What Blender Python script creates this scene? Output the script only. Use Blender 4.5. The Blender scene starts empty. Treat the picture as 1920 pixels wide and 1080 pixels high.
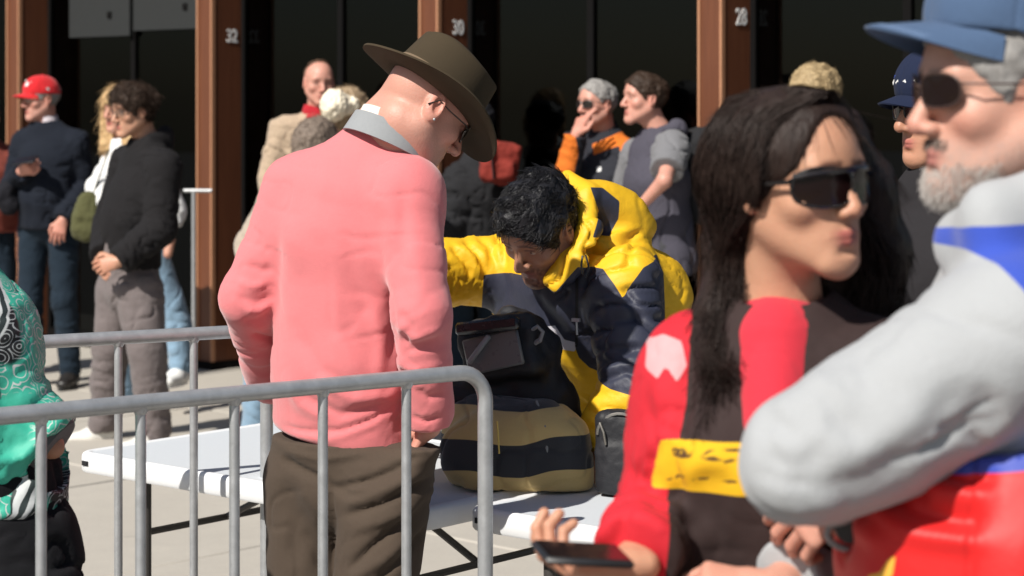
import bpy, math, random
import numpy as np
from mathutils import Vector, Matrix

# ------------------------------------------------------------------ camera, light, exposure
sc = bpy.context.scene
COL = sc.collection
R = math.radians
FPX, CAMZ, HORY = 4000.0, 1.62, 194.0          # focal length in photo pixels, eye height, horizon row

cam_d = bpy.data.cameras.new('camera')
cam = bpy.data.objects.new('camera', cam_d)
COL.objects.link(cam)
cam.location = (0, 0, CAMZ)
cam.rotation_euler = (R(90), 0, 0)
cam_d.sensor_width = 36
cam_d.lens = 36 * FPX / 1920
cam_d.shift_y = -(540 - HORY) / 1920
cam_d.clip_start = 0.05
cam_d.clip_end = 400
cam_d.dof.use_dof = True
cam_d.dof.focus_distance = 4.6
cam_d.dof.aperture_fstop = 5.6
sc.camera = cam

SUN_EL = 44.0
SX, SY = -0.60, -0.80                            # horizontal direction towards the sun
world = bpy.data.worlds.new('World')
sc.world = world
world.use_nodes = True
wn = world.node_tree.nodes
wl = world.node_tree.links
wn.clear()
sky = wn.new('ShaderNodeTexSky')
sky.sky_type = 'NISHITA'
sky.sun_disc = False
sky.sun_elevation = R(SUN_EL)
sky.sun_rotation = math.atan2(SX, SY)
bg = wn.new('ShaderNodeBackground')
bg.inputs['Strength'].default_value = 0.060
wo = wn.new('ShaderNodeOutputWorld')
wl.new(sky.outputs[0], bg.inputs[0])
wl.new(bg.outputs[0], wo.inputs[0])
sun_d = bpy.data.lights.new('sun', 'SUN')
sun_d.energy = 5.0
sun_d.angle = R(0.6)
sun_d.color = (1.0, 0.955, 0.88)
sun = bpy.data.objects.new('sun', sun_d)
COL.objects.link(sun)
sv = Vector((SX * math.cos(R(SUN_EL)), SY * math.cos(R(SUN_EL)), math.sin(R(SUN_EL))))
sun.rotation_euler = sv.to_track_quat('Z', 'Y').to_euler()
sun.location = (-20, -15, 20)

sc.view_settings.view_transform = 'Standard'
sc.view_settings.look = 'None'
sc.view_settings.exposure = 0.24
sc.view_settings.gamma = 1
sc.view_settings.use_curve_mapping = False
sc.render.engine = 'CYCLES'
sc.cycles.use_denoising = True
sc.cycles.max_bounces = 6
sc.cycles.transparent_max_bounces = 12
sc.cycles.sample_clamp_indirect = 4

# ------------------------------------------------------------------ helpers
def W(px, py, d):
    return np.array([(px - 960) * d / FPX, d, CAMZ - (py - HORY) * d / FPX])

def G(px, d):                                     # ground point
    return ((px - 960) * d / FPX, d)

def link(o, parent=None):
    COL.objects.link(o)
    if parent is not None:
        o.parent = parent
    return o

def tag(o, label=None, cat=None, group=None, kind=None):
    if label: o['label'] = label
    if cat: o['category'] = cat
    if group: o['group'] = group
    if kind: o['kind'] = kind
    return o

def empty(name, loc, rz=0.0, **kw):
    o = bpy.data.objects.new(name, None)
    o.empty_display_size = 0.1
    o.location = loc
    o.rotation_euler = (0, 0, rz)
    link(o)
    return tag(o, **kw)

# ---- value noise in numpy
_rs = np.random.RandomState(7)
_perm = _rs.permutation(256).astype(np.int64)
_perm = np.concatenate([_perm, _perm])
_val = _rs.uniform(-1, 1, 256)
def noise3(p):
    pi = np.floor(p).astype(np.int64)
    f = p - pi
    u = f * f * f * (f * (f * 6 - 15) + 10)
    pi &= 255
    x, y, z = pi[:, 0], pi[:, 1], pi[:, 2]
    def h(a, b, c):
        return _val[_perm[(_perm[(_perm[a & 255] + b) & 255] + c) & 255]]
    def lp(a, b, t): return a + (b - a) * t
    c00 = lp(h(x, y, z), h(x + 1, y, z), u[:, 0])
    c10 = lp(h(x, y + 1, z), h(x + 1, y + 1, z), u[:, 0])
    c01 = lp(h(x, y, z + 1), h(x + 1, y, z + 1), u[:, 0])
    c11 = lp(h(x, y + 1, z + 1), h(x + 1, y + 1, z + 1), u[:, 0])
    return lp(lp(c00, c10, u[:, 1]), lp(c01, c11, u[:, 1]), u[:, 2])
def fbm(p, o=3):
    r = 0; a = 1.0
    for i in range(o):
        r = r + a * noise3(p * (2.03 ** i) + i * 17.3); a *= 0.5
    return r

def unit(v):
    v = np.asarray(v, float)
    return v / (np.linalg.norm(v) + 1e-12)

# ---- signed distance volumes on a rectilinear grid, meshed with surface nets
def axis(lo, hi, h, fines):
    xs = [lo]
    while xs[-1] < hi:
        x = xs[-1]
        hh = h
        for (a, b, hf) in fines:
            if a - 0.02 <= x <= b + 0.02: hh = min(hh, hf)
            elif x < a and x + h > a: hh = min(hh, max(hf, (a - x)))
        xs.append(x + hh)
    return np.array(xs)

class Vol:
    def __init__(s, lo, hi, h, fine=()):
        s.h = h
        s.ax = [axis(lo[i], hi[i], h, [(f[0][i], f[1][i], f[2]) for f in fine]) for i in range(3)]
        s.D = np.full([len(a) for a in s.ax], 0.2, dtype=np.float32)
    def _sl(s, lo, hi, m):
        r = []
        for i in range(3):
            a = np.searchsorted(s.ax[i], lo[i] - m); b = np.searchsorted(s.ax[i], hi[i] + m)
            r.append(slice(max(a - 1, 0), min(b + 1, len(s.ax[i]))))
        return tuple(r)
    def pts(s, sl):
        return (s.ax[0][sl[0]][:, None, None], s.ax[1][sl[1]][None, :, None], s.ax[2][sl[2]][None, None, :])
    def put(s, lo, hi, fn, k=0.01, op='u'):
        m = k + 3 * s.h
        sl = s._sl(np.asarray(lo), np.asarray(hi), m)
        if any(q.stop - q.start < 2 for q in sl): return s
        d = fn(*s.pts(sl)).astype(np.float32)
        a = s.D[sl]
        if op == 'u':
            h = np.maximum(k - np.abs(a - d), 0) / max(k, 1e-6)
            s.D[sl] = np.minimum(a, d) - h * h * k * 0.25
        else:
            if op == 's': d = -d
            h = np.maximum(k - np.abs(a - d), 0) / max(k, 1e-6)
            s.D[sl] = np.maximum(a, d) + h * h * k * 0.25
        return s
    def seg(s, a, b, ra, rb=None, w=None, k=0.01, op='u'):
        a = np.asarray(a, float); b = np.asarray(b, float)
        if rb is None: rb = ra
        if np.isscalar(ra): ra = (ra, ra)
        if np.isscalar(rb): rb = (rb, rb)
        ab = b - a; L2 = max(float(ab @ ab), 1e-9)
        rm = max(ra[0], ra[1], rb[0], rb[1])
        lo = np.minimum(a, b) - rm; hi = np.maximum(a, b) + rm
        iso = ra[0] == ra[1] and rb[0] == rb[1]
        if not iso:
            ax = unit(ab)
            w = np.asarray(w, float); w = unit(w - ax * (w @ ax)); n = np.cross(ax, w)
        def fn(X, Y, Z):
            px, py, pz = X - a[0], Y - a[1], Z - a[2]
            t = np.clip((px * ab[0] + py * ab[1] + pz * ab[2]) / L2, 0, 1)
            qx, qy, qz = px - t * ab[0], py - t * ab[1], pz - t * ab[2]
            if iso:
                return np.sqrt(qx * qx + qy * qy + qz * qz) - (ra[0] + (rb[0] - ra[0]) * t)
            r1 = ra[0] + (rb[0] - ra[0]) * t; r2 = ra[1] + (rb[1] - ra[1]) * t
            u = qx * w[0] + qy * w[1] + qz * w[2]
            v = qx * n[0] + qy * n[1] + qz * n[2]
            e = qx * ax[0] + qy * ax[1] + qz * ax[2]
            r3 = np.minimum(r1, r2)
            k0 = np.sqrt((u / r1) ** 2 + (v / r2) ** 2 + (e / r3) ** 2) + 1e-6
            k1 = np.sqrt((u / r1 ** 2) ** 2 + (v / r2 ** 2) ** 2 + (e / r3 ** 2) ** 2) + 1e-6
            return k0 * (k0 - 1) / k1
        return s.put(lo, hi, fn, k, op)
    def chain(s, pts, rs, w=None, k=0.01, op='u'):
        for i in range(len(pts) - 1):
            s.seg(pts[i], pts[i + 1], rs[i], rs[i + 1], w, k, op)
        return s
    def ell(s, c, r, M=None, k=0.01, op='u'):
        c = np.asarray(c, float); r = np.asarray(r, float)
        if r.ndim == 0: r = np.array([r, r, r])
        M = np.eye(3) if M is None else np.asarray(M)
        rm = r.max()
        def fn(X, Y, Z):
            px, py, pz = X - c[0], Y - c[1], Z - c[2]
            u = px * M[0, 0] + py * M[1, 0] + pz * M[2, 0]
            v = px * M[0, 1] + py * M[1, 1] + pz * M[2, 1]
            w = px * M[0, 2] + py * M[1, 2] + pz * M[2, 2]
            k0 = np.sqrt((u / r[0]) ** 2 + (v / r[1]) ** 2 + (w / r[2]) ** 2) + 1e-6
            k1 = np.sqrt((u / r[0] ** 2) ** 2 + (v / r[1] ** 2) ** 2 + (w / r[2] ** 2) ** 2) + 1e-6
            return k0 * (k0 - 1) / k1
        return s.put(c - rm, c + rm, fn, k, op)
    def box(s, c, r, M=None, rd=0.01, k=0.005, op='u'):
        c = np.asarray(c, float); r = np.asarray(r, float); M = np.eye(3) if M is None else np.asarray(M)
        rm = np.linalg.norm(r)
        def fn(X, Y, Z):
            px, py, pz = X - c[0], Y - c[1], Z - c[2]
            q = [np.abs(px * M[0, i] + py * M[1, i] + pz * M[2, i]) - (r[i] - rd) for i in range(3)]
            o = np.sqrt(np.maximum(q[0], 0) ** 2 + np.maximum(q[1], 0) ** 2 + np.maximum(q[2], 0) ** 2)
            return o + np.minimum(np.maximum(q[0], np.maximum(q[1], q[2])), 0) - rd
        return s.put(c - rm, c + rm, fn, k, op)
    def cut(s, p, n, k=0.004):                     # keep the side opposite to n
        p = np.asarray(p, float); n = unit(n)
        X, Y, Z = s.pts((slice(None),) * 3)
        d = ((X - p[0]) * n[0] + (Y - p[1]) * n[1] + (Z - p[2]) * n[2]).astype(np.float32)
        a = s.D
        h = np.maximum(k - np.abs(a - d), 0) / k
        s.D = np.maximum(a, d) + h * h * k * 0.25
        return s
    def apply(s, fn):                              # D = fn(D, X, Y, Z)
        s.D = fn(s.D, *s.pts((slice(None),) * 3)).astype(np.float32)
        return s
    def mesh(s):
        D = s.D
        D[0] = D[-1] = 0.2; D[:, 0] = D[:, -1] = 0.2; D[:, :, 0] = D[:, :, -1] = 0.2
        I = D < 0
        nx, ny, nz = D.shape
        c = np.zeros((nx - 1, ny - 1, nz - 1), np.uint8)
        for i in (0, 1):
            for j in (0, 1):
                for k in (0, 1):
                    c += I[i:nx - 1 + i, j:ny - 1 + j, k:nz - 1 + k]
        act = np.argwhere((c > 0) & (c < 8))
        if len(act) == 0: return np.zeros((0, 3)), np.zeros((0, 4), np.int64)
        idx = np.full(c.shape, -1, np.int64)
        idx[act[:, 0], act[:, 1], act[:, 2]] = np.arange(len(act))
        co = [(i, j, k) for i in (0, 1) for j in (0, 1) for k in (0, 1)]
        V = {q: D[act[:, 0] + q[0], act[:, 1] + q[1], act[:, 2] + q[2]].astype(float) for q in co}
        acc = np.zeros((len(act), 3)); cnt = np.zeros(len(act))
        for a in co:
            for ax_ in range(3):
                if a[ax_] == 1: continue
                b = list(a); b[ax_] = 1; b = tuple(b)
                va, vb = V[a], V[b]
                m = (va < 0) != (vb < 0)
                t = np.where(m, va / np.where(m, va - vb, 1), 0)
                for q in range(3):
                    pa = s.ax[q][act[:, q] + a[q]]; pb = s.ax[q][act[:, q] + b[q]]
                    acc[:, q] += np.where(m, pa + t * (pb - pa), 0)
                cnt += m
        P = acc / cnt[:, None]
        F = []
        for ax_ in range(3):
            o = [q for q in range(3) if q != ax_]
            sl0 = [slice(None)] * 3; sl1 = [slice(None)] * 3
            sl0[ax_] = slice(0, -1); sl1[ax_] = slice(1, None)
            e = I[tuple(sl0)] != I[tuple(sl1)]
            g = np.argwhere(e)
            g = g[(g[:, o[0]] > 0) & (g[:, o[1]] > 0) & (g[:, o[0]] < D.shape[o[0]] - 1) & (g[:, o[1]] < D.shape[o[1]] - 1)]
            ins = I[g[:, 0], g[:, 1], g[:, 2]]
            def cell(d0, d1):
                q = g.copy(); q[:, o[0]] += d0; q[:, o[1]] += d1
                return idx[q[:, 0], q[:, 1], q[:, 2]]
            f = np.stack([cell(-1, -1), cell(0, -1), cell(0, 0), cell(-1, 0)], 1)
            flip = ins if ax_ != 1 else ~ins
            f = np.where(flip[:, None], f, f[:, ::-1])
            F.append(f)
        F = np.concatenate(F)
        F = F[(F >= 0).all(1)]
        return P, F

def vnormals(P, F):
    n = np.zeros_like(P)
    if len(F) == 0: return n
    fn = np.cross(P[F[:, 2]] - P[F[:, 0]], P[F[:, 3 % F.shape[1]]] - P[F[:, 1]])
    for i in range(F.shape[1]):
        for q in range(3):
            n[:, q] += np.bincount(F[:, i], fn[:, q], len(P))
    return n / (np.linalg.norm(n, axis=1)[:, None] + 1e-12)

def smooth(P, F, it=1, lam=0.5):
    for _ in range(it):
        s = np.zeros_like(P); c = np.zeros(len(P))
        for i in range(4):
            a = F[:, i]; b = F[:, (i + 1) % 4]
            for q in range(3):
                s[:, q] += np.bincount(a, P[b, q], len(P)) + np.bincount(b, P[a, q], len(P))
            c += np.bincount(a, minlength=len(P)) + np.bincount(b, minlength=len(P))
        P = P + lam * (s / np.maximum(c, 1)[:, None] - P)
    return P

def to_obj(name, P, F, mat, parent=None, attrs=None, smooth_shade=True):
    P = np.asarray(P, np.float32); 
    me = bpy.data.meshes.new(name)
    if isinstance(F, np.ndarray):
        n = F.shape[1]
        me.vertices.add(len(P)); me.vertices.foreach_set('co', P.ravel())
        me.loops.add(F.size); me.loops.foreach_set('vertex_index', F.astype(np.int32).ravel())
        me.polygons.add(len(F)); me.polygons.foreach_set('loop_start', np.arange(0, F.size, n, dtype=np.int32))
        me.polygons.foreach_set('loop_total', np.full(len(F), n, np.int32))
        me.update(calc_edges=True)
    else:
        me.from_pydata([tuple(map(float, p)) for p in P], [], F)
    me.validate()
    me.polygons.foreach_set('use_smooth', np.full(len(me.polygons), smooth_shade))
    for k, v in (attrs or {}).items():
        v = np.asarray(v, np.float32)
        if v.ndim == 1:
            at = me.attributes.new(k, 'FLOAT', 'POINT'); at.data.foreach_set('value', v)
        else:
            if v.shape[1] == 3: v = np.concatenate([v, np.ones((len(v), 1), np.float32)], 1)
            at = me.attributes.new(k, 'FLOAT_COLOR', 'POINT'); at.data.foreach_set('color', v.ravel())
    if mat: me.materials.append(mat)
    o = bpy.data.objects.new(name, me)
    return link(o, parent)

# ---- mesh builder for hard things: boxes, tubes, sheets
class MB:
    def __init__(s): s.P = []; s.F = []
    def add(s, P, F):
        b = len(s.P); s.P += [tuple(map(float, p)) for p in P]; s.F += [tuple(i + b for i in f) for f in F]; return s
    def box(s, c, r, M=None, bev=0.0):
        c = np.asarray(c, float); M = np.eye(3) if M is None else np.asarray(M)
        if bev <= 0:
            P = [c + M @ (np.array(q) * r) for q in [(-1,-1,-1),(1,-1,-1),(1,1,-1),(-1,1,-1),(-1,-1,1),(1,-1,1),(1,1,1),(-1,1,1)]]
            return s.add(P, [(0,3,2,1),(4,5,6,7),(0,1,5,4),(1,2,6,5),(2,3,7,6),(3,0,4,7)])
        r = np.asarray(r, float); x, y, z = r; b = min(bev, min(r) * .9)
        P = []
        ring = [(x, y - b), (x - b, y), (-x + b, y), (-x, y - b), (-x, -y + b), (-x + b, -y), (x - b, -y), (x, -y + b)]
        ring2 = [(q[0] - np.sign(q[0]) * b, q[1] - np.sign(q[1]) * b) if 1 else q for q in ring]
        ring2 = [(max(-x + b, min(x - b, q[0])), max(-y + b, min(y - b, q[1]))) for q in ring]
        for (rg, zz) in ((ring2, -z), (ring, -z + b), (ring, z - b), (ring2, z)):
            P += [c + M @ np.array([q[0], q[1], zz]) for q in rg]
        F = [tuple(reversed(range(8))), tuple(range(24, 32))]
        for l in range(3):
            for i in range(8):
                j = (i + 1) % 8
                F.append((l * 8 + i, l * 8 + j, l * 8 + 8 + j, l * 8 + 8 + i))
        return s.add(P, F)
    def tube(s, pts, r, n=8, caps=True, flat=None):
        pts = [np.asarray(p, float) for p in pts]
        m = len(pts); rr = r if hasattr(r, '__len__') else [r] * m
        t0 = unit(pts[1] - pts[0]); up = np.array([0, 0, 1.]) if abs(t0[2]) < .9 else np.array([1., 0, 0])
        u = unit(np.cross(t0, up)); P = []; F = []
        for i in range(m):
            t = unit(pts[min(i + 1, m - 1)] - pts[max(i - 1, 0)])
            u = unit(u - t * (u @ t)); v = np.cross(t, u)
            for j in range(n):
                a = 2 * math.pi * j / n
                P.append(pts[i] + rr[i] * (math.cos(a) * u + math.sin(a) * v * (flat or 1)))
        for i in range(m - 1):
            for j in range(n):
                k = (j + 1) % n
                F.append((i * n + j, i * n + k, (i + 1) * n + k, (i + 1) * n + j))
        if caps: F.append(tuple(reversed(range(n)))); F.append(tuple((m - 1) * n + j for j in range(n)))
        return s.add(P, F)
    def sheet(s, fn, nu, nv, th, closed=False):
        # fn(u,v)->point on [0,1]^2; closed wraps u
        g = np.array([[fn(i / nu, j / nv) for j in range(nv + 1)] for i in range(nu + (0 if closed else 1))])
        a, b = g.shape[:2]
        if closed: du = np.roll(g, -1, 0) - np.roll(g, 1, 0)
        else: du = np.gradient(g, axis=0)
        dv = np.gradient(g, axis=1)
        n = np.cross(du, dv); n /= np.linalg.norm(n, axis=2)[..., None] + 1e-12
        P = list((g + n * th / 2).reshape(-1, 3)) + list((g - n * th / 2).reshape(-1, 3))
        o = a * b; F = []
        A = a if closed else a - 1
        for i in range(A):
            for j in range(b - 1):
                i2 = (i + 1) % a
                q = (i * b + j, i2 * b + j, i2 * b + j + 1, i * b + j + 1)
                F.append(q); F.append(tuple(x + o for x in reversed(q)))
            i2 = (i + 1) % a
            F.append((i * b, i * b + o, i2 * b + o, i2 * b)); F.append((i * b + b - 1, i2 * b + b - 1, i2 * b + b - 1 + o, i * b + b - 1 + o))
        if not closed:
            for j in range(b - 1):
                F.append((j, j + 1, j + 1 + o, j + o)); q = (a - 1) * b
                F.append((q + j, q + j + o, q + j + 1 + o, q + j + 1))
        return s.add(P, F)
    def ball(s, c, r, M=None, n=12, m=8):
        c = np.asarray(c, float); r = np.asarray(r, float) * np.ones(3); M = np.eye(3) if M is None else M
        P = []; F = []
        for i in range(m + 1):
            a = math.pi * i / m
            for j in range(n):
                b = 2 * math.pi * j / n
                P.append(c + M @ (r * np.array([math.sin(a) * math.cos(b), math.sin(a) * math.sin(b), math.cos(a)])))
        for i in range(m):
            for j in range(n):
                k = (j + 1) % n
                F.append((i * n + j, (i + 1) * n + j, (i + 1) * n + k, i * n + k))
        return s.add(P, F)
    def prism(s, poly, a, b):                       # poly in 2-D mapped by a(x,y), b(x,y)
        n = len(poly)
        P = [a(*p) for p in poly] + [b(*p) for p in poly]
        F = [tuple(range(n)), tuple(reversed(range(n, 2 * n)))]
        for i in range(n):
            j = (i + 1) % n
            F.append((i, i + n, j + n, j))
        return s.add(P, F)
    def build(s, name, mat, parent=None, sm=True, org=None):
        P = np.array(s.P)
        if org is not None: P = P - np.asarray(org)
        me = bpy.data.meshes.new(name); me.from_pydata([tuple(p) for p in P], [], s.F); me.validate()
        me.materials.append(mat)
        o = link(bpy.data.objects.new(name, me), parent)
        if sm:
            me.polygons.foreach_set('use_smooth', [True] * len(me.polygons))
            try: me.set_sharp_from_angle(angle=R(38))
            except Exception: pass
        import bmesh as _b
        bm = _b.new(); bm.from_mesh(me); _b.ops.recalc_face_normals(bm, faces=bm.faces); bm.to_mesh(me); bm.free()
        return o

# ------------------------------------------------------------------ materials
MATS = {}
def srgb(r, g, b):
    f = lambda c: (c / 255 / 12.92) if c / 255 <= 0.04045 else ((c / 255 + 0.055) / 1.055) ** 2.4
    return (f(r), f(g), f(b), 1)

def nmat(name):
    m = bpy.data.materials.new(name); m.use_nodes = True
    nt = m.node_tree; nt.nodes.clear()
    out = nt.nodes.new('ShaderNodeOutputMaterial'); b = nt.nodes.new('ShaderNodeBsdfPrincipled')
    nt.links.new(b.outputs[0], out.inputs[0])
    return m, nt, b, out

def mixc(nt, fac, a, b):
    m = nt.nodes.new('ShaderNodeMix'); m.data_type = 'RGBA'
    for sock, v in ((m.inputs[0], fac), (m.inputs[6], a), (m.inputs[7], b)):
        if isinstance(v, bpy.types.NodeSocket): nt.links.new(v, sock)
        else: sock.default_value = v
    return m.outputs[2]
def math_(nt, op, a, b=None, c=None):
    m = nt.nodes.new('ShaderNodeMath'); m.operation = op
    for i, v in enumerate((a, b, c)):
        if v is None: continue
        if isinstance(v, bpy.types.NodeSocket): nt.links.new(v, m.inputs[i])
        else: m.inputs[i].default_value = v
    return m.outputs[0]
def noise_(nt, scale, detail=3, rough=.55, co=None, dist=0):
    n = nt.nodes.new('ShaderNodeTexNoise'); n.inputs['Scale'].default_value = scale
    n.inputs['Detail'].default_value = detail; n.inputs['Roughness'].default_value = rough
    n.inputs['Distortion'].default_value = dist
    if co is None:
        tc = nt.nodes.new('ShaderNodeTexCoord'); co = tc.outputs['Object']
    nt.links.new(co, n.inputs['Vector'])
    return n.outputs[0]
def ramp(nt, fac, pts):
    r = nt.nodes.new('ShaderNodeValToRGB'); nt.links.new(fac, r.inputs[0])
    while len(r.color_ramp.elements) < len(pts): r.color_ramp.elements.new(.5)
    for e, (p, c) in zip(r.color_ramp.elements, pts): e.position = p; e.color = c
    return r.outputs[0]
def bump(nt, b, h, strength, dist):
    n = nt.nodes.new('ShaderNodeBump'); n.inputs['Strength'].default_value = strength; n.inputs['Distance'].default_value = dist
    nt.links.new(h, n.inputs['Height']); nt.links.new(n.outputs[0], b.inputs['Normal'])
def attr(nt, name):
    a = nt.nodes.new('ShaderNodeAttribute'); a.attribute_name = name; return a

def vary(c, k):
    return (c[0] * k, c[1] * k, c[2] * k, 1)

def cloth(name, c, rough=.9, kind='knit', var=.12, bs=.35, sheen=.25, masks=None, scale=1.0, vcol=False):
    """fabric; masks = [(attribute, colour)] panels sewn in another colour where the attribute is > 0"""
    if name in MATS: return MATS[name]
    m, nt, b, out = nmat(name)
    base = mixc(nt, math_(nt, 'ADD', math_(nt, 'MULTIPLY', noise_(nt, 9, 4), .6), math_(nt, 'MULTIPLY', noise_(nt, 120, 3, .7), .4)), vary(c, 1 - var * 1.6), vary(c, 1 + var * 1.6))
    if vcol:
        base = attr(nt, 'col').outputs['Color']
        base = mixc(nt, noise_(nt, 14, 4), base, mixc(nt, .75, (0, 0, 0, 1), base))
    for (a, mc) in (masks or []):
        f = math_(nt, 'MULTIPLY_ADD', attr(nt, a).outputs['Fac'], 900.0, .5)
        cl = nt.nodes.new('ShaderNodeClamp'); nt.links.new(f, cl.inputs[0])
        mcol = mixc(nt, noise_(nt, 11, 3), vary(mc, 1 - var), vary(mc, 1 + var))
        base = mixc(nt, cl.outputs[0], base, mcol)
    nt.links.new(base, b.inputs['Base Color'])
    b.inputs['Roughness'].default_value = rough
    lum = (c[0] + c[1] + c[2]) / 3
    b.inputs['Sheen Weight'].default_value = sheen * min(1, lum * 3.2)
    b.inputs['Specular IOR Level'].default_value = .18 + .3 * min(1, lum * 3)
    b.inputs['Sheen Roughness'].default_value = .5
    if kind == 'nylon':
        b.inputs['Sheen Weight'].default_value = 0.0
        b.inputs['Specular IOR Level'].default_value = .4
        h = math_(nt, 'ADD', noise_(nt, 30 * scale, 4, .6, dist=.6), math_(nt, 'MULTIPLY', noise_(nt, 900, 1), .05))
        bump(nt, b, h, bs, .006)
    elif kind == 'satin':
        h = noise_(nt, 18 * scale, 3, .5, dist=.4)
        bump(nt, b, h, bs, .006)
    else:
        w = nt.nodes.new('ShaderNodeTexWave'); w.inputs['Scale'].default_value = 240 * scale if kind == 'knit' else 420
        w.inputs['Distortion'].default_value = 3; w.inputs['Detail'].default_value = 2
        tc = nt.nodes.new('ShaderNodeTexCoord'); nt.links.new(tc.outputs['Object'], w.inputs[0])
        h = math_(nt, 'ADD', math_(nt, 'MULTIPLY', w.outputs['Fac'], .08), math_(nt, 'ADD', math_(nt, 'MULTIPLY', noise_(nt, 30 * scale, 6, .7), .7), math_(nt, 'MULTIPLY', noise_(nt, 260, 4, .7), .35)))
        bump(nt, b, h, bs, .006)
    MATS[name] = m
    return m

def plain(name, c, rough=.5, metal=0, var=.08, bs=.1, scale=20, coat=0, bd=.002, spec=.5):
    if name in MATS: return MATS[name]
    m, nt, b, out = nmat(name)
    n1 = noise_(nt, scale, 5, .6)
    nt.links.new(mixc(nt, n1, vary(c, 1 - var), vary(c, 1 + var)), b.inputs['Base Color'])
    b.inputs['Metallic'].default_value = metal
    nt.links.new(math_(nt, 'MULTIPLY_ADD', noise_(nt, scale * 3, 3), .25, max(rough - .12, .02)), b.inputs['Roughness'])
    b.inputs['Coat Weight'].default_value = coat
    b.inputs['Specular IOR Level'].default_value = spec
    if bs: bump(nt, b, noise_(nt, scale * 4, 4), bs, bd)
    MATS[name] = m
    return m

def skin_mat(name='skin'):
    if name in MATS: return MATS[name]
    m, nt, b, out = nmat(name)
    c = attr(nt, 'col').outputs['Color']
    red = mixc(nt, .5, c, (0.45, .12, .08, 1))
    fac = math_(nt, 'MULTIPLY', math_(nt, 'ADD', noise_(nt, 55, 4, .65), noise_(nt, 16, 3, .6)), .32)
    c2 = mixc(nt, fac, c, red)
    c3 = mixc(nt, math_(nt, 'MULTIPLY', noise_(nt, 400, 2), .25), c2, mixc(nt, .35, c2, (0, 0, 0, 1)))
    nt.links.new(c3, b.inputs['Base Color'])
    b.inputs['Roughness'].default_value = .48
    b.inputs['Specular IOR Level'].default_value = .4
    b.inputs['Subsurface Weight'].default_value = .12
    b.inputs['Subsurface Radius'].default_value = (.9, .35, .2)
    b.inputs['Subsurface Scale'].default_value = .012
    bump(nt, b, math_(nt, 'ADD', noise_(nt, 260, 3), math_(nt, 'MULTIPLY', noise_(nt, 70, 4), .9)), .35, .002)
    MATS[name] = m
    return m

def hair_mat(name, c, c2=None, rough=.55, stretch=(1, 1, .12)):
    if name in MATS: return MATS[name]
    m, nt, b, out = nmat(name)
    tc = nt.nodes.new('ShaderNodeTexCoord'); mp = nt.nodes.new('ShaderNodeMapping')
    mp.inputs['Scale'].default_value = stretch
    nt.links.new(tc.outputs['Object'], mp.inputs[0])
    n = noise_(nt, 260, 4, .6, co=mp.outputs[0]); n2 = noise_(nt, 40, 3, .6, co=mp.outputs[0])
    c2 = c2 or vary(c, 1.9)
    nt.links.new(mixc(nt, math_(nt, 'MULTIPLY', math_(nt, 'ADD', n, n2), .5), vary(c, .6), c2), b.inputs['Base Color'])
    b.inputs['Roughness'].default_value = rough
    b.inputs['Specular IOR Level'].default_value = .22
    bump(nt, b, math_(nt, 'ADD', n, n2), .7, .003)
    MATS[name] = m
    return m
# ------------------------------------------------------------------ people toolkit
def rot(yaw=0, pitch=0, roll=0):
    """head / thing frame: x right, y forward, z up.  yaw turns to the left, pitch looks down, roll tips to the right (degrees)"""
    return np.array(Matrix.Rotation(R(yaw), 3, 'Z') @ Matrix.Rotation(R(-pitch), 3, 'X') @ Matrix.Rotation(R(roll), 3, 'Y'))

SKIN = dict(fair=(.60, .33, .235), pink=(.64, .34, .26), tan=(.50, .27, .17), brown=(.20, .105, .065), olive=(.55, .32, .21))

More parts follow.
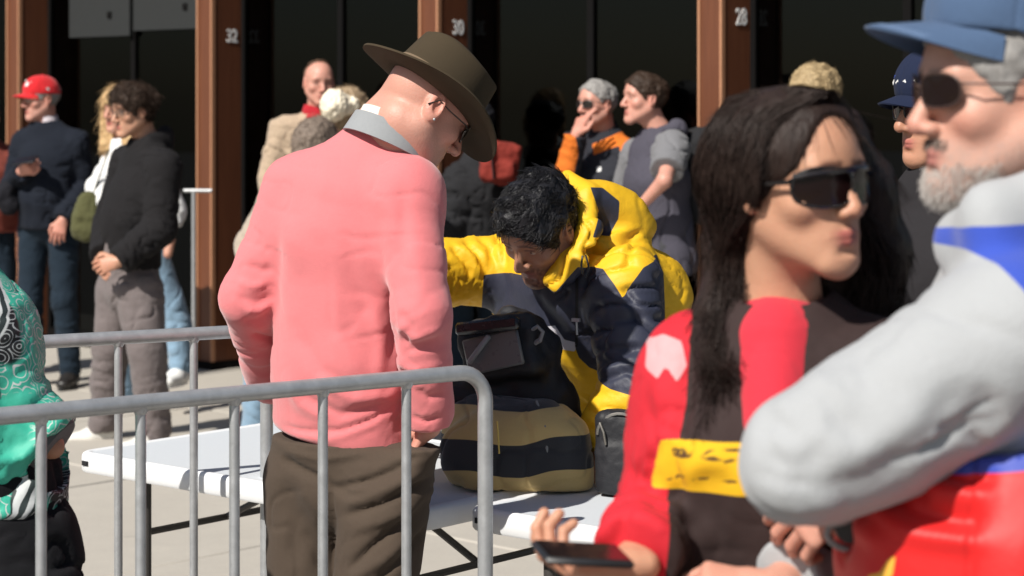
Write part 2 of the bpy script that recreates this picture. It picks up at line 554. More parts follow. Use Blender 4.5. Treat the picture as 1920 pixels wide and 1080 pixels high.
def add_head(v, C, M, S=1.0, nose=1.0, jaw=1.0, chin=1.0, ear=1.0, eyes=True, smooth_face=1.0, hf=.003, cheek=1.0, lip=1.0, brow=1.0):
    C = np.asarray(C, float)
    def p(x, y, z): return C + S * (M @ np.array([x, y, z]))
    def ell(x, y, z, r, k=.01, op='u', MM=None):
        v.ell(p(x, y, z), np.array(r) * S, M if MM is None else M @ MM, k * S, op)
    def seg(a, b, ra, rb=None, k=.01, op='u'):
        v.seg(p(*a), p(*b), ra * S, (ra if rb is None else rb) * S, None, k * S, op)
    ell(0, -.012, .030, (.0745, .097, .087))
    ell(0, .022, .035, (.062, .072, .07), .03)
    ell(0, .022, -.035, (.060 * cheek, .064, .078), .03)
    for q in (-1, 1):
        seg((q * .055 * jaw, .0, -.045), (q * .018, .072, -.097), .020, .017, .028)
        ell(q * .044 * cheek, .058, -.022, (.022, .022, .020), .022)
    ell(0, .078, -.100, (.022 * chin, .018 * chin, .018), .022)
    ell(0, .072, -.062, (.033, .022, .030), .02)
    seg((-.036, .076, .026), (.036, .076, .026), .0145 * brow, None, .016)
    for q in (-1, 1):
        ell(q * .031, .101, .008, (.020, .018, .0125), .012, 's')
        if eyes:
            ell(q * .031, .0745, .006, (.0125, .0125, .0125), .002)
            seg((q * .017, .086, .008), (q * .045, .080, .008), .0035, .0035, .005)
    seg((0, .087, .016), (0, .087 + .025 * nose, -.026), .0075, .0115 * nose, .010)
    ell(0, .090 + .020 * nose, -.031, (.0125 * nose, .012 * nose, .0095), .006)
    for q in (-1, 1):
        ell(q * .0135 * nose, .099, -.033, (.0085, .0115, .008), .005)
        if v.h * 1 < .02 and hf < .0042:
            ell(q * .0065, .108, -.041, (.0035, .005, .004), .003, 's')
    seg((-.024, .083, -.0640), (0, .0930, -.0590), .0036 * lip, .0055 * lip, .005)
    seg((.024, .083, -.0640), (0, .0930, -.0590), .0036 * lip, .0055 * lip, .005)
    seg((-.020, .083, -.0695), (0, .0910, -.0710), .0040 * lip, .0062 * lip, .004)
    seg((.020, .083, -.0695), (0, .0910, -.0710), .0040 * lip, .0062 * lip, .004)
    ell(0, .0955, -.083, (.014, .005, .0045), .010, 's')
    for q in (-1, 1):
        E = np.array(Matrix.Rotation(R(-q * 22), 3, 'Z') @ Matrix.Rotation(R(12), 3, 'X'))
        ell(q * .078, -.012, -.002, (.0085 * ear, .019 * ear, .032 * ear), .006, 'u', E)
        ell(q * .087, -.008, .002, (.007, .011, .021), .004, 's', E)
        seg((q * .075, .004, -.008), (q * .077, -.002, -.028), .005, .006, .006)

def face_cols(P, C, M, S, base, lips=(.48, .17, .14), stubble=None, brow=(.10, .06, .04), eye=True, iris=(.10, .07, .05), red=.5, rouge=True, makeup=False):
    L = ((P - np.asarray(C)) @ M) / S
    n = len(P)
    col = np.tile(np.array(base, float), (n, 1))
    def g(c, r):
        return np.exp(-(((L - np.array(c)) / np.array(r)) ** 2).sum(1))
    def mixin(w, c):
        nonlocal col
        w = np.clip(w, 0, 1)[:, None]
        col = col * (1 - w) + np.array(c) * w
    mixin(red * .55 * (g((0, .115, -.03), (.02, .02, .014)) + g((.045, .07, -.03), (.02, .03, .018)) + g((-.045, .07, -.03), (.02, .03, .018))
          + g((.08, -.01, 0), (.012, .03, .035)) + g((-.08, -.01, 0), (.012, .03, .035))), (base[0] * .95, base[1] * .62, base[2] * .6))
    if stubble is not None:
        sc_, amt = stubble
        w = np.clip((-.035 - L[:, 2]) / .02, 0, 1) * np.clip((L[:, 1] + .03) / .03, 0, 1) * np.clip((L[:, 2] + .125) / .015, 0, 1)
        w *= 1 - np.clip(g((0, .09, -.065), (.02, .02, .008)), 0, 1)
        w *= 1 - .8 * np.clip(1.6 * (g((.045, .06, -.03), (.02, .03, .02)) + g((-.045, .06, -.03), (.02, .03, .02))), 0, 1)
        w *= .75 + .35 * noise3(L * 190)
        mixin(w * amt, sc_)
    mixin(1.5 * (g((0, .096, -.060), (.020, .012, .0055)) + g((0, .093, -.071), (.017, .012, .0055))), lips)
    mixin(1.2 * g((0, .094, -.0655), (.019, .010, .0016)), (lips[0] * .35, lips[1] * .3, lips[2] * .3))
    for q in (-1, 1):
        bz = L[:, 2] - (.031 - .0 * q) + 12 * np.maximum(np.abs(L[:, 0]) - .03, 0) ** 2 / .3
        w = np.exp(-(bz / .0042) ** 2) * np.clip((.026 - np.abs(L[:, 0] - q * .031)) / .006, 0, 1) * (L[:, 1] > .05)
        mixin(w * .85, brow)
        if eye:
            e = np.linalg.norm(L - np.array([q * .031, .0745, .006]), axis=1)
            on = (e < .0133) & (L[:, 1] > .078)
            lid = np.abs(L[:, 2] - .0045)
            wv = on & (lid < .0055)
            mixin(wv * .8, (.62, .56, .52))
            ir = np.sqrt((L[:, 0] - q * .031) ** 2 + (L[:, 2] - .006) ** 2)
            mixin((on & (ir < .0058)) * .95, iris)
            mixin(1.0 * np.exp(-((L[:, 2] - .0115) / .0022) ** 2) * np.clip((.016 - np.abs(L[:, 0] - q * .031)) / .004, 0, 1) * (L[:, 1] > .07), (.10, .06, .05))
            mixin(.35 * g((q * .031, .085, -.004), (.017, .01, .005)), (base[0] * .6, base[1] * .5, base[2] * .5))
    # darker nostrils
    mixin(1.3 * (g((.0065, .108, -.0415), (.004, .006, .0035)) + g((-.0065, .108, -.0415), (.004, .006, .0035))), (.12, .05, .04))
    return col

def add_hand(v, wrist, fd, pd, side=1, curl=.35, S=1.0, spread=.12, thumb=.6, curls=None):
    """fd: direction of the fingers, pd: direction the palm faces, side: +1 thumb on cross(fd,pd)"""
    fd = unit(fd); pd = unit(np.asarray(pd) - fd * (fd @ np.asarray(pd))); sd = np.cross(fd, pd) * side
    w = np.asarray(wrist, float)
    v.seg(w - fd * .02 * S, w + fd * .02 * S, (.027 * S, .020 * S), (.031 * S, .017 * S), sd, .01 * S)
    v.seg(w + fd * .02 * S, w + fd * .072 * S, (.031 * S, .0165 * S), (.040 * S, .0125 * S), sd, .012 * S)
    v.ell(w + fd * .035 * S + sd * .022 * S + pd * .008 * S, np.array([.017, .028, .014]) * S, np.stack([sd, fd, pd], 1), .012 * S)
    L = [(.028, .92), (.0095, 1.03), (-.0095, .97), (-.028, .78)]
    for i, (o, l) in enumerate(L):
        c = curls[i] if curls else curl * (1 + .12 * i)
        a = spread * (1.5 - i)
        d0 = unit(fd + sd * a * .7)
        p = w + fd * (.077 - .004 * abs(i - 1)) * S + sd * o * S * 1.05
        ang = 0; r = .0092 * S * (.9 if i == 3 else 1)
        for (bl, br) in ((.043, .9), (.027, .82), (.021, .72)):
            ang += c * 1.15
            q = p + (d0 * math.cos(ang) + pd * math.sin(ang)) * bl * l * S
            v.seg(p, q, r, r * .93, None, .0025 * S); r *= .93
            p = q
    p = w + fd * .022 * S + sd * .024 * S + pd * .006 * S
    d = unit(fd * .75 + sd * .75 + pd * .25 * thumb); q = p + d * .040 * S
    v.seg(p, q, .0125 * S, .0105 * S, None, .008 * S)
    d2 = unit(fd * .95 + sd * (.35 - .5 * thumb) + pd * .5 * thumb); r_ = q + d2 * .03 * S
    v.seg(q, r_, .0105 * S, .0098 * S, None, .003 * S)
    d3 = unit(fd * .9 + sd * (.1 - .5 * thumb) + pd * .6 * thumb)
    v.seg(r_, r_ + d3 * .022 * S, .0098 * S, .0075 * S, None, .003 * S)

def fold_disp(P, N, bones, amp=.006, seed=0, scale=13.0):
    """cloth folds: ridged noise squeezed along each bone so that folds run round limbs and down bodies"""
    tot = np.zeros(len(P)); ws = np.zeros(len(P)) + 1e-9
    for (a, b, stretch, am) in bones:
        a = np.asarray(a, float); b = np.asarray(b, float); ab = b - a; ln = np.linalg.norm(ab); u = ab / ln
        t = np.clip(((P - a) @ u) / ln, 0, 1)
        d = np.linalg.norm(P - a - t[:, None] * ab, axis=1)
        w = np.exp(-(d / .06) ** 2) + 1e-7
        q = P + u * ((P @ u) * (stretch - 1))[:, None]
        wp = np.stack([noise3(q * 6 + 5), noise3(q * 6 + 31), noise3(q * 6 + 77)], 1) * .05
        n1 = noise3((q + wp) * scale + seed * 3.7); n2 = noise3((q + wp * 1.5) * scale * 2.2 + seed * 9.1 + 40)
        n3 = noise3(P * 7 + seed * 5.1)
        f = .55 * n1 - 1.15 * np.exp(-(n1 / .15) ** 2) * np.clip(.45 + 1.1 * n3, 0, 1) - .35 * np.exp(-(n2 / .14) ** 2) * np.clip(.5 - n3, 0, 1) + .5 * n3
        tot += w * f * am; ws += w
    return amp * (tot / ws + .1)

def stroke_disp(P, N, strokes, view):
    """drawn folds: (a, b, width, amplitude) ridges on the side of the cloth that faces `view`"""
    view = unit(view)
    o = np.zeros(len(P))
    fac = np.clip((N @ view) * 2 + .3, 0, 1)
    Pv = P - np.outer(P @ view, view)
    for (pts, w, am) in strokes:
        pts = [np.asarray(q, float) - view * (np.asarray(q, float) @ view) for q in pts]
        best = np.full(len(P), 1e9); tt = np.zeros(len(P)); n = len(pts) - 1
        for i in range(n):
            a, b = pts[i], pts[i + 1]; ab = b - a; L2 = max(ab @ ab, 1e-9)
            t = np.clip(((Pv - a) @ ab) / L2, 0, 1)
            d = np.linalg.norm(Pv - a - t[:, None] * ab, axis=1)
            m = d < best; best = np.where(m, d, best); tt = np.where(m, (i + t) / n, tt)
        taper = np.clip(np.sin(np.clip(tt, .02, .98) * math.pi) * 1.6, 0, 1)
        o += am * np.exp(-(best / w) ** 2) * taper * fac
    return o

def in_poly(x, z, poly):
    """signed distance (positive inside) to a closed polygon"""
    n = len(poly); d = np.full(x.shape, 1e9); ins = np.zeros(x.shape, bool)
    for i in range(n):
        ax_, az = poly[i]; bx, bz = poly[(i + 1) % n]
        ex, ez = bx - ax_, bz - az
        t = np.clip(((x - ax_) * ex + (z - az) * ez) / (ex * ex + ez * ez + 1e-12), 0, 1)
        d = np.minimum(d, np.hypot(x - ax_ - t * ex, z - az - t * ez))
        c = ((az > z) != (bz > z)) & (x < (bx - ax_) * (z - az) / (bz - az + 1e-12) + ax_)
        ins ^= c
    return np.where(ins, d, -d)

def strand_mesh(pts, r):
    """pts (n,m,3) strand paths, r (m,) or (n,m) radii -> three sided tubes"""
    n, m = pts.shape[:2]
    t = np.gradient(pts, axis=1); t /= np.linalg.norm(t, axis=2)[..., None] + 1e-12
    ref = np.tile(np.array([.37, .21, .9]), (n, m, 1))
    u = np.cross(t, ref); u /= np.linalg.norm(u, axis=2)[..., None] + 1e-12
    v = np.cross(t, u); r = np.broadcast_to(r, (n, m))[..., None]
    V = np.stack([pts + r * (math.cos(a) * u + math.sin(a) * v) for a in (0, 2.094, 4.189)], 2)   # n,m,3,3
    P = V.reshape(-1, 3)
    i = np.arange(n)[:, None, None]; j = np.arange(m - 1)[None, :, None]; k = np.arange(3)[None, None, :]
    k2 = (k + 1) % 3
    f = np.stack(np.broadcast_arrays((i * m + j) * 3 + k, (i * m + j) * 3 + k2, (i * m + j + 1) * 3 + k2, (i * m + j + 1) * 3 + k), -1)
    return P, f.reshape(-1, 4)

def join_pf(parts):
    P = []; F = []; b = 0
    for p, f in parts:
        P.append(p); F.append(f + b); b += len(p)
    return np.concatenate(P), np.concatenate(F)

class Fig:
    def __init__(s, label, base, th, H=1.78, group=None, build=1.0, skin='fair', seed=1, origin_z=0.0):
        s.root = empty('person', (base[0], base[1], origin_z), R(th), label=label, cat='person', group=group)
        s.base = np.array([base[0], base[1], origin_z]); s.th = R(th); s.seed = seed
        c, n = math.cos(s.th), math.sin(s.th)
        s.Rw = np.array([[c, -n, 0], [n, c, 0], [0, 0, 1.]])
        s.toCam = s.dloc((0, -1, 0))
        k = H / 1.78; b = build; s.k = k; s.b = b; s.skin = SKIN[skin] if isinstance(skin, str) else skin
        J = dict(pelvis=(0, 0, .95), waist=(0, .01, 1.08), chest=(0, .0, 1.29), neck=(0, -.02, 1.475), head=(0, .035, 1.655),
                 shR=(.172 * b, -.015, 1.39), shL=(-.172 * b, -.015, 1.39), elR=(.235 * b, -.05, 1.13), elL=(-.235 * b, -.05, 1.13),
                 wrR=(.25 * b, .03, .89), wrL=(-.25 * b, .03, .89), hipR=(.088, 0, .93), hipL=(-.088, 0, .93),
                 knR=(.11, .02, .50), knL=(-.11, .02, .50), anR=(.12, -.03, .085), anL=(-.12, -.03, .085))
        s.J = {q: np.array(v) * k for q, v in J.items()}
        s.hM = rot(); s.hS = k ** .5
        s.hand = {}
    def loc(s, w): return s.Rw.T @ (np.asarray(w, float) - s.base)
    def dloc(s, d): return s.Rw.T @ np.asarray(d, float)
    def px(s, x, y, d): return s.loc(W(x, y, d))
    def world_head(s, M): s.hM = s.Rw.T @ M         # head frame given in world axes
    def wax(s): return unit(s.J['shR'] - s.J['shL'])
    # ---------------- body: one continuous skin surface
    def body(s, h=.008, hf=.004, face=None, cols=None, core=.72, legs=True, arms=True, neck_r=.054, low=None, extra=None, mat=None, hand_h=None):
        J = s.J; C = J['head']; face = face or {}; b = s.b
        lowz = low if low is not None else 0
        pts = np.array([J[q] for q in J if legs or q not in ('knR', 'knL', 'anR', 'anL')])
        lo = pts.min(0) - .17; hi = pts.max(0) + .17; lo[2] = max(lo[2], lowz); hi[2] = max(hi[2], C[2] + .15)
        fine = [(C - .14 * s.hS, C + .14 * s.hS, hf)]
        for q, hd in s.hand.items():
            w = J['wr' + q]; f = unit(hd['fd']); e = w + f * .1
            fine.append((np.minimum(w, e) - .05, np.maximum(w, e) + .05, hand_h or hf))
        v = Vol(lo, hi, h, fine)
        a = s.wax()
        v.chain([J['pelvis'], J['waist'], J['chest'], (J['chest'] + J['neck']) / 2 + [0, 0, .03], J['neck']],
                [(.14 * core * b, .10 * core), (.13 * core * b, .09 * core), (.15 * core * b, .10 * core), (.14 * core * b, .08 * core), (.05, .05)], a, .03)
        nb = C + s.hS * (s.hM @ np.array([0, -.025, -.055]))
        v.seg(J['neck'] - [0, 0, .02], nb, neck_r * 1.08, neck_r, None, .03)
        for q in 'RL':
            if arms:
                v.seg(J['neck'] - [0, 0, .04], J['sh' + q], .045, .04, None, .03)
                rr = s.J.get('_armr', 1.0)
                v.seg(J['sh' + q], J['el' + q], .042 * rr, .035 * rr, None, .02)
                v.seg(J['el' + q], J['wr' + q], .036 * rr, .024 * rr, None, .015)
            if legs:
                v.seg(J['hip' + q], J['kn' + q], .065, .045, None, .02)
                v.seg(J['kn' + q], J['an' + q], .045, .035, None, .02)
        add_head(v, C, s.hM, s.hS, hf=hf, **face)
        for q, hd in s.hand.items():
            add_hand(v, J['wr' + q], **hd)
        if extra: extra(v)
        P, F = v.mesh()
        if len(P) == 0: return
        P = smooth(P, F, 1, .35)
        col = np.tile(np.array(s.skin), (len(P), 1))
        m = np.linalg.norm(P - C, axis=1) < .2 * s.hS
        col[m] = face_cols(P[m], C, s.hM, s.hS, s.skin, **(cols or {}))
        for q, hd in s.hand.items():
            d = np.linalg.norm(P - (J['wr' + q] + unit(hd['fd']) * .09 * hd.get('S', 1)), axis=1)
            w = (np.exp(-(d / .07) ** 2) * .35)[:, None]
            col = col * (1 - w) + np.array([s.skin[0], s.skin[1] * .62, s.skin[2] * .6]) * w
        s.bodyo = to_obj('body', P, F, mat or skin_mat(), s.root, {'col': col})
        return s.bodyo
    # ---------------- generic cloth object from a filled volume
    def cloth(s, name, v, mat, bones, amp=.006, seed=0, strokes=None, masks=None, sm=1, scale=13., post=None, cols=None):
        P, F = v.mesh()
        P = smooth(P, F, sm, .5)
        N = vnormals(P, F)
        d = fold_disp(P, N, bones, amp, seed + s.seed, scale) if bones else 0
        if strokes: d = d + stroke_disp(P, N, strokes, s.toCam)
        P = P + N * np.asarray(d).reshape(-1, 1) if np.ndim(d) else P
        at = {}
        for k_, fn in (masks or {}).items(): at[k_] = fn(P, N)
        if cols: at['col'] = cols(P, N)
        return to_obj(name, P, F, mat, s.root, at)
    def torso_pts(s, inf, belly=0, hem=None, hemw=1.0):
        J = s.J; b = s.b
        f = np.array([0, 1., 0])
        sh = (J['shR'] + J['shL']) / 2
        pts = [J['pelvis'], J['waist'] + f * belly * .5, J['chest'], sh - (sh - J['chest']) * .15]
        rs = [((.155 * b + inf) * hemw, .112 + inf + belly * .6), (.143 * b + inf, .108 + inf + belly), (.165 * b + inf, .118 + inf), (.135 * b + inf, .088 + inf)]
        if hem is not None:
            pts = [hem] + pts; rs = [((.158 * b + inf) * hemw, .115 + inf + belly * .3)] + rs
        return pts, rs
    def top(s, name, mat, inf=.012, h=.008, sleeve=(1, 1), hemz=None, belly=0, amp=.006, strokes=None, masks=None, neck=.066, neckz=None, loose=1.0,
            fine=(), extra=None, cutn=None, cutp=None, sleeves='RL', cuff=True, hemw=1.0, bones_extra=(), seed=0, scale=13., cut_low=None, armk=.03, ragl=.055, cols=None):
        J = s.J
        hem = J['pelvis'].copy() if hemz is None else np.array([J['pelvis'][0], J['pelvis'][1], hemz])
        pts, rs = s.torso_pts(inf, belly, hem if hemz is not None and hemz < J['pelvis'][2] else None, hemw)
        allp = [J['neck'], J['shR'], J['shL']] + list(pts)
        for q in 'RL':
            if q in sleeves: allp += [J['el' + q], J['wr' + q]]
        allp = np.array(allp); lo = allp.min(0) - .17 - inf; hi = allp.max(0) + .15 + inf
        if cut_low is not None: lo[2] = max(lo[2], cut_low)
        v = Vol(lo, hi, h, fine)
        a = s.wax()
        v.chain(pts, rs, a, .04)
        v.seg(J['shL'] - [0, 0, .03], J['shR'] - [0, 0, .03], ragl - .004 + inf * .8, None, None, .06)
        for q in 'RL': v.seg(J['neck'] - [0, 0, .045], J['sh' + q] - [0, 0, .012], .060 + inf * .6, .046 + inf * .6, None, .05)
        v.seg((J['shL'] + J['shR']) / 2 - [0, 0, .03], J['neck'] - [0, 0, .012], (.08 + inf, .068 + inf), (.060 + inf * .4, .056 + inf * .4), a, .05)
        bones = [(pts[0], J['chest'], .55, 1.0), (J['chest'], J['neck'], .8, .5)]
        for q in 'RL':
            if q not in sleeves: continue
            f = sleeve[0 if q == 'R' else 1]
            A, E, Wr = J['sh' + q], J['el' + q], J['wr' + q]
            if f > .5:
                e2 = E + (Wr - E) * (f - .5) * 2
                v.seg(A - [0, 0, .006], E, (.052 + inf) * loose, (.047 + inf) * loose, None, armk)
                v.seg(E, e2, (.048 + inf) * loose, (.037 + inf) * loose, None, .02)
                if cuff: v.seg(e2 - unit(Wr - E) * .05, e2 - unit(Wr - E) * .005, .034 + inf, .032 + inf, None, .012)
                bones += [(A, E, 2.2, 1.2), (E, e2, 2.6, 1.6)]
                endp, endn = e2, unit(Wr - E)
                v.put(endp + endn * .05 - .09, endp + endn * .05 + .09, lambda X, Y, Z, p=endp, n=endn: np.maximum(-((X - p[0]) * n[0] + (Y - p[1]) * n[1] + (Z - p[2]) * n[2]),
                      np.sqrt((X - p[0]) ** 2 + (Y - p[1]) ** 2 + (Z - p[2]) ** 2) - .08), .004, 's')
            else:
                e2 = A + (E - A) * f * 2
                v.seg(A, e2, (.056 + inf) * loose, (.052 + inf) * loose * 1.05, None, armk)
                bones += [(A, e2, 1.6, 1.0)]
                endp, endn = e2, unit(E - A)
                v.put(endp + endn * .06 - .1, endp + endn * .06 + .1, lambda X, Y, Z, p=endp, n=endn: np.maximum(-((X - p[0]) * n[0] + (Y - p[1]) * n[1] + (Z - p[2]) * n[2]),
                      np.sqrt((X - p[0]) ** 2 + (Y - p[1]) ** 2 + (Z - p[2]) ** 2) - .1), .004, 's')
        if extra: extra(v, s)
        hz = J['pelvis'][2] - .03 if hemz is None else hemz
        v.cut(cutp if cutp is not None else np.array([0, 0, hz]), cutn if cutn is not None else (0, 0, -1), .02)
        # neck opening
        C = J['head']; nb = C + s.hS * (s.hM @ np.array([0, -.03, -.06])); nd = unit(nb - J['neck'])
        if neck: v.seg(J['neck'] + nd * .015, J['neck'] + nd * .12, neck, neck * 1.1, None, .008, 's')
        return s.cloth(name, v, mat, bones + list(bones_extra), amp, seed, strokes, masks, 1, scale, cols=cols)
    def trousers(s, name, mat, inf=.012, h=.009, amp=.007, baggy=1.0, low=None, strokes=None, masks=None, belly=0, seed=3, topz=None, extra=None):
        J = s.J; a = s.wax()
        pts = np.array([J[q] for q in ('waist', 'hipR', 'hipL', 'knR', 'knL', 'anR', 'anL')])
        lo = pts.min(0) - .17; hi = pts.max(0) + .17; lo[2] = max(.02, low or 0)
        v = Vol(lo, hi, h)
        v.chain([J['pelvis'] - [0, 0, .03], J['waist']], [(.152 * s.b + inf, .11 + inf), (.135 * s.b + inf, .10 + inf + belly)], a, .04)
        bones = [(J['pelvis'], J['waist'], 1, .4)]
        for q in 'RL':
            A, K, N = J['hip' + q], J['kn' + q], J['an' + q]
            v.seg(A, K, (.083 + inf) * baggy, (.060 + inf) * baggy, None, .02)
            e = N + (K - N) * .02
            v.seg(K, e, (.060 + inf) * baggy, (.050 + inf) * baggy, None, .02)
            bones += [(A, K, 1.3, 1.0), (K, N, 2.2, 1.3)]
        if extra: extra(v, s)
        v.cut((0, 0, topz or J['waist'][2] - .02), (0, 0, 1))
        return s.cloth(name, v, mat, bones, amp, seed, strokes, masks)
    def shoes(s, mat, sole, h=.006, high=0.0):
        for q in 'RL':
            A = s.J['an' + q]; out = .25 if q == 'R' else -.25
            d = unit(np.array([out, 1, 0])); z = A[2] - .085
            p = np.array([A[0], A[1], 0]); w = np.cross(d, [0, 0, 1.])
            v = Vol(p - [.16, .14, -z], p + [.16, .24, .17 + z], h)
            v.seg(p - d * .03 + [0, 0, z + .045], p + d * .06 + [0, 0, z + .045], (.042, .045), (.044, .042), w, .02)
            v.seg(p + d * .06 + [0, 0, z + .04], p + d * .165 + [0, 0, z + .034], (.046, .036), (.038, .026), w, .03)
            v.seg(p - d * .01 + [0, 0, z + .06], p + [0, 0, z + .105 + high], .043, .042, None, .03)
            v.cut((0, 0, z + .012), (0, 0, -1)); v.cut((0, 0, z + .12 + high), (0, 0, 1))
            P, F = v.mesh(); P = smooth(P, F, 1)
            so = to_obj('shoe', P, F, mat, s.root)
            m = MB()
            ring = []
            for i in range(20):
                t = 2 * math.pi * i / 20; u_, v_ = math.cos(t), math.sin(t)
                ww = .047 if v_ > 0 else .040
                ring.append((p + d * (.065 + .135 * v_) + w * ww * u_ * (1 - .15 * max(v_, 0)))[:2])
            m.prism(ring, lambda x, y: (x, y, max(z, 0) + .022), lambda x, y: (x, y, max(z, 0) + .001))
            m.build('sole', sole, so)
    # ---------------- hair
    def hair(s, mat, style='short', thick=.012, nz=.006, front=.0, h=.004, n=900, ln=.03, r=.0006, lift=.35, comb=(0, -.6, -.4), seed=0, cutc=-.028, cut2=None, noise_s=38, extra=None, sub=None, low=None, rnd=.35):
        C, M, S = s.J['head'], s.hM, s.hS
        v = Vol(C - .23 * S if style == 'long' or extra else C - .16 * S, C + .17 * S, h) if low is None else Vol(C - [.25, .25, low], C + .2, h)
        def p(x, y, z): return C + S * (M @ np.array([x, y, z]))
        t = thick
        v.ell(p(0, -.014, .032), np.array([.0755 + t * .8, .098 + t, .088 + t]) * S, M)
        v.ell(p(0, .020, .040), np.array([.064 + t * .7, .074 + t * .8, .070 + t]) * S, M, .03)
        if extra: extra(v, p, S, M)
        n_ = unit(M @ np.array([0, -.78, .62]))
        v.cut(C + n_ * (cutc + front) * S, -n_, .006)
        n2 = M @ np.array([0, 0, -1.])
        v.cut(p(0, 0, cut2 if cut2 is not None else -.075), n2, .01)
        # leave the ears free
        for q in ((-1, 1) if cutc > -.5 else ()):
            v.ell(p(q * .085, .006, -.012), np.array([.022, .027, .040]) * S, M, .008, 's')
        if sub: sub(v, p, S, M)
        P, F = v.mesh()
        if len(P) == 0: return
        N = vnormals(P, F)
        L = ((P - C) @ M) / S
        P = P + N * (nz * (fbm(L * noise_s + seed * 7, 3)))[:, None]
        parts = [(P, F)]
        if n:
            rs = np.random.RandomState(seed + 11)
            L = ((P - C) @ M) / S
            top_ = np.where((N @ (M @ np.array([0, -.4, .9])) > -.75))[0]
            ids = rs.choice(top_, min(n, len(top_) * 3))
            p0 = P[ids]; nn = N[ids]
            cb = np.tile(M @ np.array(comb, float), (len(ids), 1)) + rs.normal(0, rnd, (len(ids), 3))
            cb += np.stack([noise3(p0 * 25 + q) for q in (3, 13, 23)], 1) * .6 * (rnd / .35)
            cb -= nn * (cb * nn).sum(1)[:, None]
            d = cb / (np.linalg.norm(cb, axis=1)[:, None] + 1e-9) + nn * (lift * rs.uniform(.3, 1.2, (len(ids), 1)))
            d /= np.linalg.norm(d, axis=1)[:, None]
            m = 5; tt = np.linspace(0, 1, m)
            lens = ln * rs.uniform(.5, 1.2, (len(ids), 1, 1))
            bend = -nn * (.7 * lift)
            pts = (p0 - nn * .003)[:, None, :] + lens * (tt[None, :, None] * d[:, None, :] + (tt ** 2)[None, :, None] * bend[:, None, :] * .8)
            rad = r * S * np.array([1, 1, .9, .7, .25])
            parts.append(strand_mesh(pts, rad))
        P, F = join_pf(parts)
        return to_obj('hair', P, F, mat, s.root)
    # ---------------- cap with a bill
    def cap(s, mat, name='baseball_cap', under=None, tilt=0, S2=1.0, billmat=None, h=.0035, bill=.075, seam=True, band=None, dz=0, curve=4.5, billw=.070):
        C, M, S = s.J['head'], s.hM, s.hS
        T = M @ np.array(Matrix.Rotation(R(tilt), 3, 'X'))
        def p(x, y, z): return C + S * S2 * (T @ np.array([x, y, z + dz]))
        v = Vol(C - .17 * S, C + .19 * S, h)
        v.ell(p(0, -.010, .030), np.array([.086, .107, .108]) * S * S2, T)
        v.ell(p(0, .03, .060), np.array([.070, .072, .066]) * S * S2, T, .03)
        v.cut(p(0, 0, .030), T @ np.array([0, 0, -1.]), .004)
        v.ell(p(0, -.012, .018), np.array([.080, .101, .100]) * S * S2, T, .003, 's')
        P, F = v.mesh(); P = smooth(P, F, 1)
        N = vnormals(P, F); L = ((P - C) @ T) / (S * S2)
        if seam:
            ang = np.arctan2(L[:, 0], L[:, 1] + .01); g = np.abs(((ang / (math.pi / 3)) % 1) - .5)
            rr = np.hypot(L[:, 0], L[:, 1])
            P = P - N * (.0016 * np.exp(-((.5 - g) * rr / .0022) ** 2))[:, None]
        P = P + N * (.0018 * fbm(L * 22, 2))[:, None]
        o = to_obj(name, P, F, mat, s.root)
        def f(u, w):
            x = (u * 2 - 1); ww = billw
            yb = -.012 + .107 * math.sqrt(max(1 - (x * ww / .0865) ** 2, 0))
            yl = yb + w * bill * max(1 - abs(x) ** 2.4, 0.0) ** .75
            z = .036 - curve * (x * ww) ** 2 * (.5 + .5 * w) - w * .016
            return p(x * ww, yl, z)
        mb = MB().sheet(f, 30, 12, .0035)
        mb.build('bill', billmat or mat, o)
        mb = MB().ball(p(0, -.010, .1385), .006 * S, None, 8, 6); mb.build('button', mat, o)
        return o, p, T
    def glasses(s, frame, lensmat, w=.024, hh=.017, r=.0013, y=.103, z=.004, rimless=False, wrap=.010, lens=True, templ_r=None, big=1.0):
        C, M, S = s.J['head'], s.hM, s.hS
        def p(x, y_, z_): return C + S * (M @ np.array([x, y_, z_]))
        mb = MB(); lm = MB()
        for q in (-1, 1):
            cx = .0335 * big
            ring = []
            for i in range(22):
                a = 2 * math.pi * i / 22
                c_, s_ = math.cos(a), math.sin(a)
                e = .75
                xx = math.copysign(abs(c_) ** e, c_) * w * big; zz = math.copysign(abs(s_) ** e, s_) * hh * big
                ring.append((xx, zz))
            def L3(xx, zz): return p(q * cx + xx, y - wrap * (abs(q * cx + xx) / .06) ** 2 * 2, z + zz)
            if not rimless:
                mb.tube([L3(*t) for t in ring] + [L3(*ring[0])], r * S, 6, False)
            if lens:
                c0 = L3(0, 0)
                n_ = unit(M @ np.array([0, 1., 0]))
                k = 22
                P = [c0 + n_ * .002] + [L3(*t) for t in ring] + [c0 + n_ * .0006] + [L3(*t) - n_ * .0012 for t in ring]
                F = []
                for i in range(k):
                    j = (i + 1) % k
                    F.append((0, 1 + i, 1 + j)); F.append((k + 1, k + 2 + j, k + 2 + i)); F.append((1 + i, k + 2 + i, k + 2 + j, 1 + j))
                lm.add(P, F)
            xo = q * (cx + w * big)
            yo = y - wrap * (abs(xo) / .06) ** 2 * 2
            mb.tube([p(xo, yo, z + hh * .4), p(q * .076, .07, z + hh * .35), p(q * .083, .02, z + .005), p(q * .084, -.012, z + .008), p(q * .083, -.028, z - .014)], (templ_r or r) * S, 6, True)
        mb.tube([p(-.0335 * big + w * big, y - .001, z + .004), p(0, y + .003, z + .007), p(.0335 * big - w * big, y - .001, z + .004)], r * S * 1.1, 6, True)
        o = mb.build('glasses', frame, s.root)
        if lens: lm.build('lens', lensmat, o)
        return o
